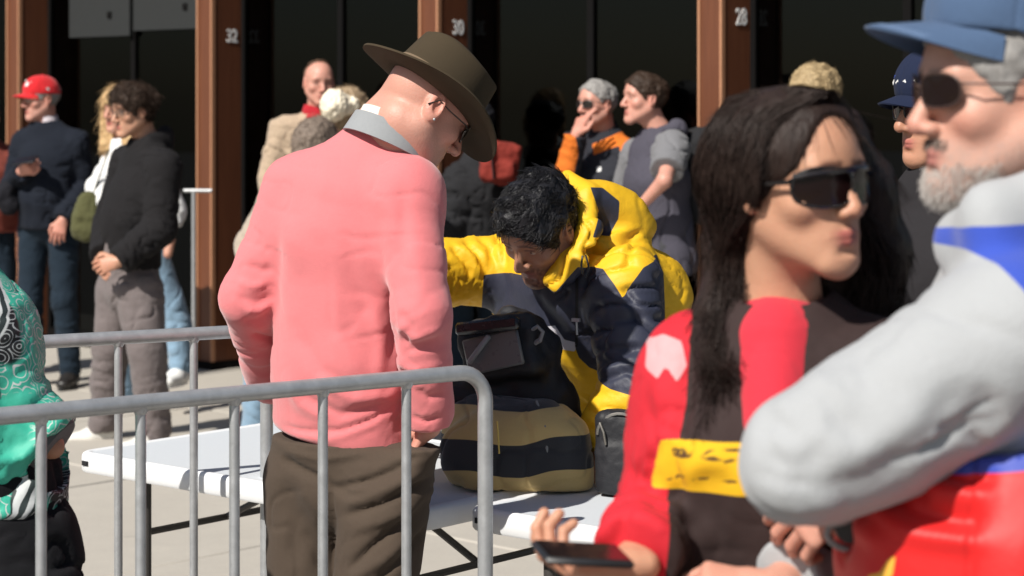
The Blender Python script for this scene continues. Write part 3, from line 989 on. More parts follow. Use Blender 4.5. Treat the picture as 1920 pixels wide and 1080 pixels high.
# ------------------------------------------------------------------ materials of the place
def concrete_mat():
    m, nt, b, out = nmat('concrete')
    n = noise_(nt, 1.3, 5, .6); n2 = noise_(nt, 60, 4, .7); n3 = noise_(nt, 7, 5, .65)
    c = mixc(nt, n, (.455, .42, .36, 1), (.56, .52, .45, 1))
    c = mixc(nt, math_(nt, 'MULTIPLY', n3, .55), c, (.33, .30, .27, 1))
    c = mixc(nt, math_(nt, 'MULTIPLY', n2, .22), c, (.22, .2, .18, 1))
    sp = ramp(nt, noise_(nt, 5.3, 2), [(0, (0, 0, 0, 1)), (.70, (0, 0, 0, 1)), (.74, (1, 1, 1, 1)), (1, (1, 1, 1, 1))])
    c = mixc(nt, math_(nt, 'MULTIPLY', sp, .4), c, (.2, .185, .165, 1))
    nt.links.new(c, b.inputs['Base Color']); b.inputs['Roughness'].default_value = .88
    bump(nt, b, math_(nt, 'ADD', n2, n3), .35, .004)
    return m
def wood_mat(name, c1, c2):
    m, nt, b, out = nmat(name)
    tc = nt.nodes.new('ShaderNodeTexCoord'); mp = nt.nodes.new('ShaderNodeMapping'); mp.inputs['Scale'].default_value = (22, 22, 1.1)
    nt.links.new(tc.outputs['Object'], mp.inputs[0])
    n = noise_(nt, 1.6, 6, .62, co=mp.outputs[0], dist=.6); n2 = noise_(nt, 5, 4, co=mp.outputs[0])
    c = mixc(nt, n, c1, c2); c = mixc(nt, math_(nt, 'MULTIPLY', n2, .5), c, vary(c1, .45))
    nt.links.new(c, b.inputs['Base Color']); b.inputs['Roughness'].default_value = .5
    bump(nt, b, n2, .3, .002)
    return m
M_conc = concrete_mat()
M_wood = wood_mat('stained_wood', (.100, .030, .013, 1), (.215, .074, .031, 1))
M_lip = plain('copper_edge', (.45, .22, .12, 1), .5, .0, .15, .1)
M_dark = plain('dark_frame', (.005, .0045, .0045, 1), .8, spec=.1)
M_galv = plain('galvanised_steel', (.47, .48, .49, 1), .46, .6, .30, .25, 34, bd=.0008)
M_white = plain('white_plastic', (.78, .79, .80, 1), .5, 0, .03, .12, 60, bd=.0006)
M_tgrey = plain('pale_grey_plastic', (.60, .63, .66, 1), .55, 0, .03, .15, 90, bd=.0006)
M_black = plain('black_plastic', (.018, .018, .02, 1), .38)
M_leg = plain('dark_powder_coat', (.05, .045, .042, 1), .5)
M_numb = plain('white_vinyl', (.88, .87, .85, 1), .6)

def glass_mat():
    m = bpy.data.materials.new('tinted_glass'); m.use_nodes = True; nt = m.node_tree; nt.nodes.clear()
    out = nt.nodes.new('ShaderNodeOutputMaterial'); t = nt.nodes.new('ShaderNodeBsdfTransparent'); t.inputs[0].default_value = (.16, .18, .18, 1)
    g = nt.nodes.new('ShaderNodeBsdfGlossy'); g.inputs['Roughness'].default_value = .015; g.inputs[0].default_value = (.8, .85, .88, 1)
    mx = nt.nodes.new('ShaderNodeMixShader'); mx.inputs[0].default_value = .026
    nt.links.new(t.outputs[0], mx.inputs[1]); nt.links.new(g.outputs[0], mx.inputs[2]); nt.links.new(mx.outputs[0], out.inputs[0])
    return m
M_glass = glass_mat()

# ------------------------------------------------------------------ ground
gm = MB(); gm.add([(-60, -30, -.012), (60, -30, -.012), (60, 90, -.012), (-60, 90, -.012)], [(0, 1, 2, 3)])
ground = gm.build('ground', plain('joint_mortar', (.20, .185, .165, 1), .9), None, False); tag(ground, kind='structure')
U = np.array([.733, -.681]); Nn = np.array([-.681, -.733])           # along the shopfront, out of the shopfront
FA = math.atan2(U[1], U[0])
pav = empty('pavement', (0, 0, 0), 0, kind='structure')
slabP = MB().box((0, 0, -.05), (.742, .742, .05), None, .006).build('slab', M_conc, pav)
first = True
org0 = np.array([-1.82, 12.95])
for i in range(-9, 10):
    for j in range(-2, 12):
        c = org0 + U * (i * 1.5 + .4) + Nn * (j * 1.5 + .32)
        px = 960 + c[0] / max(c[1], .5) * FPX
        if c[1] < 3.2 or c[1] > 17 or px < -500 - 1600 / c[1] or px > 2500 + 1600 / c[1]: continue
        o = slabP if first else link(slabP.copy(), pav)
        first = False
        o.location = (c[0], c[1], -.0005 * ((i * 7 + j * 3) % 3)); o.rotation_euler = (0, 0, FA)

# ------------------------------------------------------------------ shopfront
C32 = np.array([-1.82, 12.95])
F2 = np.array([[U[0], -Nn[0], 0], [U[1], -Nn[1], 0], [0, 0, 1.]])     # local x along front, y into the building
def fp(u, v, z): return np.array([C32[0] + U[0] * u - Nn[0] * v, C32[1] + U[1] * u - Nn[1] * v, z])
shop = empty('shopfront_building', (C32[0], C32[1], 0), FA, label='dark glazed shopfront with numbered brown timber columns behind the crowd', cat='building')
SP = 1.935
def sbox(name, u0, u1, v0, v1, z0, z1, mat, par=shop, bev=0.0):
    b = MB().box(((u0 + u1) / 2, (v0 + v1) / 2, (z0 + z1) / 2), ((u1 - u0) / 2, (v1 - v0) / 2, (z1 - z0) / 2), None, bev)
    return b.build(name, mat, par, False)
TOP = 4.2
digits = {-1: None, 0: '32', 1: '30', 2: '28', 3: '26'}
txts = []
def add_number(txt, par, u, v, z):
    cu = bpy.data.curves.new('number', 'FONT'); cu.body = txt; cu.size = .114; cu.extrude = .0015; cu.align_x = 'CENTER'; cu.offset = .0016
    t = bpy.data.objects.new('number', cu); COL.objects.link(t)
    bpy.context.view_layer.update()
    me = bpy.data.meshes.new_from_object(t); bpy.data.objects.remove(t)
    o = link(bpy.data.objects.new('number', me), par); me.materials.append(M_numb)
    # text lies on the column's side face (facing +u); its x runs into the building
    o.matrix_local = Matrix(((0, 0, 1, u), (.78, 0, 0, v), (0, 1, 0, z), (0, 0, 0, 1)))
    return o
colx = [-2 * SP + .1, -SP - .10, 0, SP, 2 * SP, 3 * SP, 4 * SP]
for i, x in enumerate(colx):
    c = sbox('column', x - .138, x, .004, .285, 0, TOP, M_wood)
    sbox('edge_strip', x - .143, x - .131, -.008, .02, 0, TOP, M_lip, c)
    sbox('edge_strip', x - .009, x + .003, -.008, .02, 0, TOP, M_lip, c)
    sbox('base_shoe', x - .146, x + .006, -.012, .29, .0, .05, M_dark, c)
    n = {1: '34', 2: '32', 3: '30', 4: '28', 5: '26'}.get(i)
    if n and n != '34': add_number(n, c, x + .0015, .155, {2: 1.995, 3: 2.0, 4: 2.005}.get(i, 2.0))
for i in range(len(colx) - 1):
    a, b = colx[i] + .002, colx[i + 1] - .141
    m_ = (a + b) / 2
    fr = sbox('window_frame', a, b, .22, .27, .0, .10, M_dark)
    sbox('mullion', m_ - .022, m_ + .022, .225, .265, .10, TOP, M_dark, fr)
    sbox('side_rail', a, a + .03, .225, .265, .10, TOP, M_dark, fr)
    sbox('side_rail', b - .03, b, .225, .265, .10, TOP, M_dark, fr)
    for (p, q) in ((a + .03, m_ - .022), (m_ + .022, b - .03)):
        sbox('pane', p, q, .242, .250, .10, TOP, M_glass, fr)
sbox('fascia', colx[0] - .3, colx[-1] + .3, -.1, .5, TOP, TOP + .6, M_dark)
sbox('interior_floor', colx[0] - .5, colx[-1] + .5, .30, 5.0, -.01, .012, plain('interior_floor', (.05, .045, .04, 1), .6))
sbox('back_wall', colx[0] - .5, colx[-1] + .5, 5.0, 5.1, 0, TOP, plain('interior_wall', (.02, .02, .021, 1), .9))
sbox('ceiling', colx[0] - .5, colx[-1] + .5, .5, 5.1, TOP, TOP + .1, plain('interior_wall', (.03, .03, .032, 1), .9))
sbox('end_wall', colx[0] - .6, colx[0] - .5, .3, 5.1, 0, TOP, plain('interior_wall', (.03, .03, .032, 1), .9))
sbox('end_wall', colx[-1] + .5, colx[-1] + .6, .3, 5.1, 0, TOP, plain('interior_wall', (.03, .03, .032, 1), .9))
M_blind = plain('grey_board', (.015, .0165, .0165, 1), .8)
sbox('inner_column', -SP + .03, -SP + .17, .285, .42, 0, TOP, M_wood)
sbox('sunlit_band', -SP + .025, -SP + .175, .275, .284, 1.86, 1.93, M_lip)  # patch of sunlight across the inner column, put in as a lighter strip
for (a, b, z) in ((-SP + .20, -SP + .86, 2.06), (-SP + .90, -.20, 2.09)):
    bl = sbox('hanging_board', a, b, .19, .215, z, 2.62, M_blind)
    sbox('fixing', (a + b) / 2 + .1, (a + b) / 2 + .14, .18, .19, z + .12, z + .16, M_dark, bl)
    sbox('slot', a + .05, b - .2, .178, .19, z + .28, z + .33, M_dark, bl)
sbox('threshold', colx[0] - .2, colx[-1] + .2, -.25, .0, 0, .03, plain('pale_stone', (.55, .53, .49, 1), .8), None, .004)
tag(bpy.data.objects['threshold'], kind='structure')
# ------------------------------------------------------------------ crowd barriers
def arc(c, r, a0, a1, n, f):
    return [f(c[0] + r * math.cos(a0 + (a1 - a0) * i / n), c[1] + r * math.sin(a0 + (a1 - a0) * i / n)) for i in range(n + 1)]
def barrier(A, B, posts, label, group, left_open=False, rail_r=.0155, picket_r=.0098, H=1.1, cr=.055, weld=True):
    """A, B ground points; posts = distances of pickets from A"""
    A = np.array(A, float); B = np.array(B, float); L = np.linalg.norm(B - A); d = (B - A) / L
    root = empty('crowd_barrier', (A[0], A[1], 0), math.atan2(d[1], d[0]), label=label, cat='barrier', group=group)
    f = lambda x, z: np.array([x, 0, z])
    z0 = .16; R_ = .062
    pts = [f(0, z0 + R_)]
    pts = arc((R_, z0 + R_), R_, math.pi, 1.5 * math.pi, 6, f) + arc((L - R_, z0 + R_), R_, 1.5 * math.pi, 2 * math.pi, 6, f) \
        + arc((L - R_, H - rail_r - R_), R_, 0, .5 * math.pi, 8, f) + arc((R_, H - rail_r - R_), R_, .5 * math.pi, math.pi, 8, f)
    pts.append(pts[0])
    MB().tube(pts, rail_r, 14, False).build('frame', M_galv, root)
    proto = None
    for x in posts:
        if proto is None:
            mb = MB().tube([f(0, z0 + .01), f(0, H - rail_r * 1.6)], picket_r, 12, False)
            mb.tube([f(0, H - .036), f(0, H - .030), f(0, H - .022)], [picket_r, picket_r * 1.35, picket_r * 1.5], 10, False)
            proto = mb.build('picket', M_galv, root); o = proto
        else: o = link(proto.copy(), root)
        o.location = (x, 0, 0)
    for x in (.25, L - .25):
        mb = MB().tube([np.array([x, -.28, .02]), np.array([x, -.02, .05]), np.array([x, 0, z0]), np.array([x, .02, .05]), np.array([x, .28, .02])], .012, 8)
        mb.build('foot', M_galv, root)
    return root
def on(px, y, h=1.1):                                # ground point under a rail seen at (px, y)
    s_ = (y - HORY) / (CAMZ - h + .0)
    return np.array([(px - 960) / s_, FPX / s_])
pA, pB = on(77, 780 - .094 * 77, 1.085), on(910, 780 - .094 * 910, 1.085)
dd = (pB - pA) / np.linalg.norm(pB - pA); sp_ = np.linalg.norm(pB - pA) / 5
L1 = 2.3
A1 = pB - dd * L1
barrier(A1, pB, [L1 - sp_ * k for k in range(1, 13) if L1 - sp_ * k > .03], 'near galvanised steel crowd barrier in front of the man in pink', 'crowd barriers')
qA, qB = on(90, 640, 1.085), on(430, 622, 1.085)
d2 = (qB - qA) / np.linalg.norm(qB - qA)
def bx(px):                                          # distance along the rear rail for an image column
    k = (px - 960) / FPX
    t = (k * qA[1] - qA[0]) / (d2[0] - k * d2[1]); return t
qe = qA + d2 * bx(500); qs = qe - d2 * 2.3
off = 2.3 - bx(500)
spr = (bx(500) - bx(222)) / 2
barrier(qs, qe, [2.3 - spr * k for k in range(1, 12) if 2.3 - spr * k > .03], 'second galvanised crowd barrier standing just before the white folding table', 'crowd barriers')
# thin rails by the doors
def door_rail(p0, p1, label, z=1.10, down=1):
    a = np.array(p0); b = np.array(p1)
    root = empty('door_rail', (a[0], a[1], 0), 0, label=label, cat='railing')
    ba = np.array([b[0] - a[0], b[1] - a[1]])
    f = lambda t, zz: np.array([ba[0] * t, ba[1] * t, zz])
    MB().tube([f(0, z), f(1, z)], .012, 10).build('rail', M_galv, root)
    for t in ((.35,) if down else (.9,)):
        MB().tube([f(t, z), f(t, .02)], .013, 10).build('post', M_galv, root)
    return root
door_rail(W(345, 350, 12.72)[:2], W(397, 350, 12.70)[:2], 'short steel rail beside the column numbered 32')
door_rail(W(462, 350, 13.3)[:2], W(492, 350, 13.2)[:2], 'stub of steel rail right of the column numbered 32', down=0)

# ------------------------------------------------------------------ folding tables
def table(corner, a, Lx, Wy, label, side=1, braces=True, dark=False):
    a = unit(a); root = empty('folding_table', (corner[0], corner[1], 0), math.atan2(a[1], a[0]), label=label, cat='table')
    H = .74
    def ring(x0, x1, y0, y1, r, n=6):
        P = []
        for (cx, cy, a0) in ((x1 - r, y1 - r, 0), (x0 + r, y1 - r, 90), (x0 + r, y0 + r, 180), (x1 - r, y0 + r, 270)):
            for i in range(n + 1):
                t = R(a0 + 90 * i / n); P.append((cx + r * math.cos(t), cy + r * math.sin(t)))
        return P
    mb = MB(); n = 28
    lv = [(.004, H - .050), (.0, H - .044), (.0, H - .012), (.003, H - .004), (.009, H), (.020, H), (.024, H - .003)]
    for (ins, z) in lv: mb.P += [(x, y, z) for x, y in ring(ins, Lx - ins, ins, Wy - ins, .045 - ins * .8)]
    for l in range(len(lv) - 1):
        for i in range(n):
            j = (i + 1) % n; mb.F.append((l * n + i, l * n + j, (l + 1) * n + j, (l + 1) * n + i))
    mb.F.append(tuple(reversed(range(n))))
    mb.build('rim', M_white, root)
    tp = MB(); r_ = ring(.024, Lx - .024, .024, Wy - .024, .028)
    tp.prism(r_, lambda x, y: (x, y, H - .0028), lambda x, y: (x, y, H - .02)); tp.build('tabletop', M_tgrey, root)
    lb = MB().box((.045, -.001, H - .026), (.012, .0015, .006)); lb.box((.045, -.003, H - .026), (.009, .001, .0035)); lb.build('label_plate', M_black, root)
    for x, s_ in ((.16, 1), (Lx - .16, -1)):
        fr = MB().tube([(x, .07, H - .055), (x, Wy - .07, H - .055)], .013, 8).build('leg_frame', M_leg, root)
        for y in (.10, Wy - .10):
            MB().tube([(x, y, H - .05), (x, y, .012)], .0135, 10).build('leg', M_leg, fr)
        MB().tube([(x, .10, .16), (x, Wy - .10, .16)], .010, 8).build('cross_bar', M_leg, fr)
        mb = MB().tube([(x, Wy / 2, H - .2), (x + s_ * .30, Wy / 2, H - .06)], .009, 8); mb.tube([(x, .1, H - .2), (x, Wy - .1, H - .2)], .009, 8)
        mb.build('brace', M_leg, fr)
    return root
ta = np.array([.76, -.65])
table((-1.108, 5.40), ta, 1.20, .74, 'white folding table behind the barrier, left of the man in pink')
table((-.105, 4.66), ta, 1.25, .74, 'white folding table under the striped backpack')
# ------------------------------------------------------------------ background crowd
def frame(f, up=(0, 0, 1), roll=0):
    f = unit(f); u = unit(np.asarray(up, float) - f * (f @ np.asarray(up, float))); r = np.cross(f, u)
    M = np.stack([r, f, u], 1)
    return M @ np.array(Matrix.Rotation(R(roll), 3, 'Y')) if roll else M
HB = hair_mat('dark_brown_hair', (.030, .018, .012, 1)); HBk = hair_mat('black_hair', (.008, .007, .007, 1), (.03, .03, .035, 1), .3)
HG = hair_mat('grey_hair', (.22, .21, .20, 1)); HBl = hair_mat('blond_hair', (.42, .28, .14, 1)); HGb = hair_mat('greying_brown_hair', (.16, .125, .10, 1))
HBr = hair_mat('brown_hair', (.07, .04, .025, 1)); HW = hair_mat('white_blond_hair', (.72, .64, .50, 1))
M_frame = plain('glasses_frame', (.03, .025, .022, 1), .35); M_lens = plain('dark_lens', (.012, .008, .008, 1), .06, spec=.8)
M_gold = plain('thin_metal_frame', (.35, .27, .16, 1), .35, .7)
def clear_lens():
    m = bpy.data.materials.new('clear_lens'); m.use_nodes = True; nt = m.node_tree; nt.nodes.clear()
    out = nt.nodes.new('ShaderNodeOutputMaterial'); t = nt.nodes.new('ShaderNodeBsdfTransparent'); t.inputs[0].default_value = (.9, .92, .92, 1)
    g = nt.nodes.new('ShaderNodeBsdfGlossy'); g.inputs['Roughness'].default_value = .03
    mx = nt.nodes.new('ShaderNodeMixShader'); mx.inputs[0].default_value = .07
    nt.links.new(t.outputs[0], mx.inputs[1]); nt.links.new(g.outputs[0], mx.inputs[2]); nt.links.new(mx.outputs[0], out.inputs[0]); return m
M_clear = clear_lens()
M_wsole = plain('white_rubber', (.75, .75, .73, 1), .6); M_bsole = plain('black_rubber', (.02, .02, .02, 1), .6)
M_jean = cloth('dark_denim', (.013, .023, .036, 1), kind='x'); M_ljean = cloth('light_denim', (.20, .31, .42, 1), kind='x')
M_wht = cloth('white_cotton', (.78, .78, .77, 1), kind='x')

def collar(f, mat, name='collar', r0=.060, r1=.074, h=.045, lean=.3, open_=.14, c=None, th=.004, tilt=None, n=28):
    J = f.J; C = c if c is not None else J['neck']; nb = J['head'] + f.hS * (f.hM @ np.array([0, -.03, -.06]))
    u = unit(tilt if tilt is not None else nb - J['neck']); r = unit(f.wax() - u * (f.wax() @ u)); fw = np.cross(u, r)
    def fn(a, b):
        t = math.pi * 2 * (open_ / 2 + a * (1 - open_)) + math.pi / 2
        rr = r1 + (r0 - r1) * b
        return C + r * math.cos(t) * rr + fw * math.sin(t) * rr * 1.0 + u * (b * h - .01 - lean * .03 * math.sin(t) * (1))
    return MB().sheet(fn, n, 4, th).build(name, mat, f.root)

# -- man in the red cap
f = Fig('older man in a red baseball cap and navy sweater holding a phone', G(92, 12.2), 162, 1.80, skin='pink', seed=2)
J = f.J
f.world_head(frame((-.78, -.6, -.08))); J['head'] = f.px(77, 186, 12.2)
J['neck'] = f.px(85, 228, 12.22)
J['elR'] = f.px(22, 350, 12.25); J['wrR'] = f.px(40, 322, 12.0)
J['elL'] = f.px(158, 348, 12.2); J['wrL'] = f.px(118, 412, 12.02)
f.hand = {'R': dict(fd=f.dloc((.55, -.5, .35)), pd=f.dloc((.5, .5, .6)), side=-1, curl=.75), 'L': dict(fd=f.dloc((-.3, -.1, -1)), pd=f.dloc((0, .9, 0)), side=-1, curl=.3)}
f.body(cols=dict(stubble=((.4, .33, .3), .15), red=.9), hf=.0038)
f.top('sweater', cloth('navy_sweater', (.010, .013, .021, 1)), .016, belly=.03, hemz=.90, neck=.075, amp=.006)
f.trousers('jeans', M_jean, .012, belly=.02)
f.shoes(plain('black_leather', (.02, .018, .017, 1), .4), M_bsole)
f.hair(HG, n=200, thick=.004, cut2=-.05)
collar(f, cloth('pale_pink_shirt', (.62, .55, .58, 1), kind='x'), 'shirt_collar', .062, .078, .05, open_=.10)
Mred = cloth('red_cap_twill', (.62, .012, .018, 1), kind='x')
o, p, T = f.cap(Mred, tilt=4)
mb = MB(); mb.box(p(-.022, .094, .085), (.012, .0022, .013), T @ rot(14, 0, 0) @ np.array(Matrix.Rotation(R(33), 3, 'X'))); mb.box(p(-.040, .078, .088), (.0035, .003, .012), T); mb.box(p(-.014, .096, .104), (.009, .0025, .004), T @ rot(0, 0, 20)); mb.build('cap_emblem', M_wsole, o)
mb = MB().box(p(-.0835, -.002, .058), (.0022, .008, .0075), T); mb.build('side_emblem', M_wsole, o)
f.glasses(M_gold, M_clear, r=.0012)
# phone in his hand
wp = W(48, 301, 11.93)
ph = empty('phone', wp, 0, label='dark phone held by the man in the red cap', cat='phone')
Mx = frame((.9, -.35, .12), (0.1, -.5, .85))
MB().box((0, 0, 0), (.036, .074, .0045), Mx, .004).build('case', M_black, ph)
MB().box(Mx @ np.array([0, 0, .0050]), (.033, .070, .0006), Mx).build('screen', M_lens, ph)
# dark coat over his arm
f_ = Vol(f.px(18, 385, 12.1) - .17, f.px(18, 385, 12.1) + .17, .008)
c0 = f.px(18, 375, 12.1); ax_ = f.dloc((1, 0, 0))
f_.seg(c0 - ax_ * .03 + [0, 0, .05], c0 + ax_ * .0 - [0, 0, .045], (.075, .05), (.055, .04), ax_, .02)
P_, F_ = f_.mesh(); P_ = P_ + vnormals(P_, F_) * (.012 * fbm(P_ * 14, 3))[:, None]
P_ = (f.Rw @ P_.T).T + f.base - W(18, 375, 12.1)
co = to_obj('folded_coat', P_, F_, cloth('black_wool', (.012, .012, .016, 1))); co.location = W(18, 375, 12.1)
tag(co, 'black coat folded over the arm of the man in the red cap', 'coat')

# -- person cut by the left edge
f = Fig('person with dark hair and rust jacket cut off by the left edge', G(-28, 12.6), 200, 1.66, skin='tan', seed=22)
f.world_head(frame((.5, -.8, 0)))
f.body(h=.010, hf=.005, legs=False, low=.8); f.top('jacket', cloth('rust_jacket', (.22, .05, .035, 1)), .03, h=.01, cut_low=.7)
f.hair(HBk, thick=.02, n=300); f.trousers('trousers', M_jean, .012, h=.012); f.shoes(plain('black_leather', (1, 1, 1, 1)), M_bsole, h=.009)

# -- blond woman behind the young man
f = Fig('woman with long blond hair in a white top behind the young man', G(255, 11.2), 150, 1.68, skin='fair', seed=4)
J = f.J
f.world_head(frame((-.55, -.8, -.1))); J['head'] = f.px(226, 205, 11.2); J['neck'] = f.px(236, 262, 11.22)
J['elR'] = f.px(182, 352, 11.1); J['wrR'] = f.px(205, 400, 10.95)
J['knL'] = f.px(333, 610, 11.2); J['anL'] = f.px(338, 690, 11.2)
f.body(hf=.005)
f.top('white_top', M_wht, .010, hemz=.98, amp=.007)
f.trousers('jeans', M_ljean, .010)
f.shoes(M_wsole, M_wsole)
def lh(v, p, S, M):
    for q, zz in ((1, -.34), (-1, -.30)):
        v.chain([p(q * .05, .0, .03), p(q * .078, .01, -.06), p(q * .085, .03, -.18), p(q * .07, .05, zz)], [(.04, .06), (.032, .055), (.03, .05), (.012, .03)], M @ np.array([0, 1., 0]), .03)
    v.chain([p(0, -.06, .0), p(0, -.10, -.10), p(0, -.10, -.30)], [.07, .07, .03], None, .03)
f.hair(HBl, 'long', thick=.012, nz=.007, n=1500, ln=.09, comb=(0, 0, -1), lift=.15, extra=lh, cut2=-.42, cutc=-.3, h=.006,
       sub=lambda v, p, S, M: v.ell(p(0, .075, -.045), np.array([.046, .07, .085]) * S, M, .02, 's'))
bag = Vol(W(165, 400, 11.0) - .2, W(165, 400, 11.0) + .2, .007)
bag.ell(W(165, 400, 11.0), (.065, .05, .115), None, .01).ell(W(160, 425, 11.0), (.075, .055, .08), None, .03)
P_, F_ = bag.mesh(); P_ = P_ + vnormals(P_, F_) * (.010 * fbm(P_ * 16, 3))[:, None]
bo = empty('shoulder_bag', W(165, 400, 11.0), 0, label='olive shoulder bag between the man in the red cap and the young man', cat='bag')
to_obj('bag_body', P_ - W(165, 400, 11.0), F_, cloth('olive_canvas', (.085, .085, .035, 1), kind='x'), bo)
MB().tube([W(172, 372, 11.0) - W(165, 400, 11), W(190, 320, 11.05) - W(165, 400, 11), W(205, 280, 11.1) - W(165, 400, 11)], .010, 8, flat=.3).build('strap', cloth('olive_canvas', (1, 1, 1, 1)), bo)

# -- young man in the black hoodie
f = Fig('young man with tousled dark hair in a black hoodie, hands clasped', G(248, 10.2), 118, 1.77, skin='olive', seed=5)
J = f.J
f.world_head(frame((-.76, -.62, -.16))); J['head'] = f.px(250, 208, 10.2); J['neck'] = f.px(275, 262, 10.25)
J['shL'] = f.px(308, 310, 10.05); J['shR'] = f.px(240, 300, 10.45); J['chest'] = f.px(262, 370, 10.22)
J['elL'] = f.px(300, 430, 10.0); J['wrL'] = f.px(222, 490, 9.92)
J['elR'] = f.px(205, 420, 10.45); J['wrR'] = f.px(192, 482, 10.15)
J['anR'] = f.px(196, 800, 10.35); J['anL'] = f.px(290, 812, 10.1); J['knR'] = f.px(210, 650, 10.25); J['knL'] = f.px(275, 655, 10.05)
J['hipR'] = f.px(225, 545, 10.25); J['hipL'] = f.px(262, 545, 10.1); J['pelvis'] = f.px(245, 530, 10.2)
f.hand = {'L': dict(fd=f.dloc((-.85, -.1, -.25)), pd=f.dloc((0, .8, -.2)), side=-1, curl=.5), 'R': dict(fd=f.dloc((.25, -.6, -.5)), pd=f.dloc((.6, .4, -.2)), side=-1, curl=.6)}
f.body(cols=dict(red=.4), hf=.0038)
Mbh = cloth('black_hoodie_fleece', (.013, .012, .013, 1))
def hood(v, s):
    n = s.J['neck']; b = s.dloc((1, .3, 0))
    v.chain([n + s.dloc((.03, -.10, -.02)), n + b * .085 + [0, 0, .0], n + s.dloc((.03, .12, -.02))], [(.045, .03), (.062, .04), (.045, .03)], (0, 0, 1), .03)
f.top('hoodie', Mbh, .026, hemz=.83, amp=.006, neck=.072, loose=1.08, extra=hood)
collar(f, cloth('red_shirt', (.30, .015, .02, 1)), 'shirt_collar', .056, .066, .03)
f.trousers('cargo_trousers', cloth('grey_brown_twill', (.155, .130, .128, 1), kind='x'), .024, baggy=1.08, amp=.009)
f.shoes(cloth('white_tan_suede', (.70, .68, .63, 1), kind='x', var=.3), M_wsole, high=.02)
def sock(q):
    A = J['an' + q]; MB().tube([A + [0, 0, .0], A + [0, 0, .055]], [.046, .052], 16).build('sock', cloth('navy_sock', (.02, .025, .06, 1)), f.root)
sock('R'); sock('L')
def messy(v, p, S, M):
    rs = np.random.RandomState(3)
    for i in range(34):
        a = rs.uniform(-2.9, 2.9); z = rs.uniform(.02, .12); rr = math.sqrt(max(.0, 1 - ((z - .03) / .10) ** 2))
        c = (.085 * rr * math.sin(a), -.01 + .105 * rr * math.cos(a), z)
        v.ell(p(*c), np.array([.022, .022, .019]) * S * rs.uniform(.7, 1.2), None, .012)
f.hair(HB, thick=.016, nz=.010, n=2600, ln=.05, lift=.55, r=.0010, comb=(0, .3, -.4), extra=messy, cutc=-.036, noise_s=30)
f.glasses(M_frame, M_clear, r=.0013)
# -- bald man with the red scarf
f = Fig('bald man in a camel coat with a red scarf', G(592, 12.0), 205, 1.885, skin='pink', seed=6)
J = f.J; f.world_head(frame((.30, -.93, -.12))); J['head'] = f.px(598, 155, 11.95); J['neck'] = f.px(594, 222, 11.98)
f.body(hf=.0038, legs=False, cols=dict(red=.7, brow=(.2, .13, .1)))
f.top('coat', cloth('camel_wool', (.44, .33, .23, 1)), .03, h=.009, hemz=.6, amp=.010)
f.trousers('trousers', M_jean, .012, h=.012); f.shoes(plain('black_leather', (1, 1, 1, 1)), M_bsole, h=.009)
f.hair(HBr, thick=.003, n=60, front=.085, cut2=-.05, r=.0004)
def scarf(f, mat, r=.07):
    n = f.J['neck']
    def g(a, b):
        t = 2 * math.pi * a; rr = r + .012 * math.sin(b * math.pi) + .004 * math.sin(5 * t)
        return n + np.array([rr * math.cos(t), rr * .9 * math.sin(t), -.02 + .085 * b + .012 * math.sin(t * 2 + 1)])
    o = MB().sheet(g, 36, 6, .010, closed=True)
    o.tube([n + f.dloc((-.02, -.085, .02)), n + f.dloc((-.03, -.15, -.08)), n + f.dloc((-.03, -.165, -.26))], [.03, .036, .034], 10, flat=.35)
    return o.build('scarf', mat, f.root)
scarf(f, cloth('red_scarf_wool', (.42, .015, .025, 1)))

# -- pale blond woman and the shorter woman with greying hair, both behind the pink shoulder
f = Fig('person with pale blond hair half hidden behind the pink shoulder', G(655, 10.6), 250, 1.695, skin='fair', seed=7)
J = f.J; f.world_head(frame((.75, .5, -.1))); J['head'] = f.px(650, 215, 10.6)
f.body(hf=.005, legs=False); f.top('jacket', cloth('taupe_jacket', (.16, .12, .10, 1)), .03, h=.01)
f.trousers('trousers', M_jean, .012, h=.012); f.shoes(plain('black_leather', (1, 1, 1, 1)), M_bsole, h=.009)
f.hair(hair_mat('ash_blond_hair', (.30, .22, .14, 1)), thick=.020, nz=.008, n=1400, ln=.05, cutc=-.09, extra=lambda v, p, S, M: v.chain([p(0, -.05, .0), p(0, -.09, -.09)], [.075, .05], None, .03))
bq = f.px(627, 197, 10.45)
bun = Vol(bq - .13, bq + .13, .004)
bun.ell(bq, (.075, .07, .078)).ell(bq + f.dloc((.05, .06, .0)), (.05, .07, .05), None, .03)
P_, F_ = bun.mesh(); P_ = P_ + vnormals(P_, F_) * (.006 * fbm(P_ * 50, 3))[:, None]; to_obj('pale_pompom', P_, F_, HW, f.root)
f = Fig('shorter woman with greying brown hair behind the pink shoulder', G(560, 9.6), 205, 1.55, skin='fair', seed=8)
J = f.J; f.world_head(frame((.5, .8, 0))); J['head'] = f.px(594, 274, 9.5); J['neck'] = f.px(590, 330, 9.5)
J['shR'] = f.px(520, 370, 9.5); J['shL'] = f.px(650, 370, 9.5); J['chest'] = f.px(580, 430, 9.5); J['anR'] = f.px(478, 815, 9.55); J['knR'] = f.px(486, 700, 9.5)
f.body(hf=.005, legs=False); f.top('coat', cloth('beige_coat', (.40, .33, .26, 1)), .03, h=.01)
f.trousers('jeans', M_ljean, .014, h=.010); f.shoes(M_wht, M_wsole, h=.008)
f.hair(HGb, thick=.018, nz=.006, n=1000, ln=.05, cutc=-.12, cut2=-.13, extra=lambda v, p, S, M: v.chain([p(0, -.04, .0), p(0, -.07, -.09)], [.085, .07], None, .03))

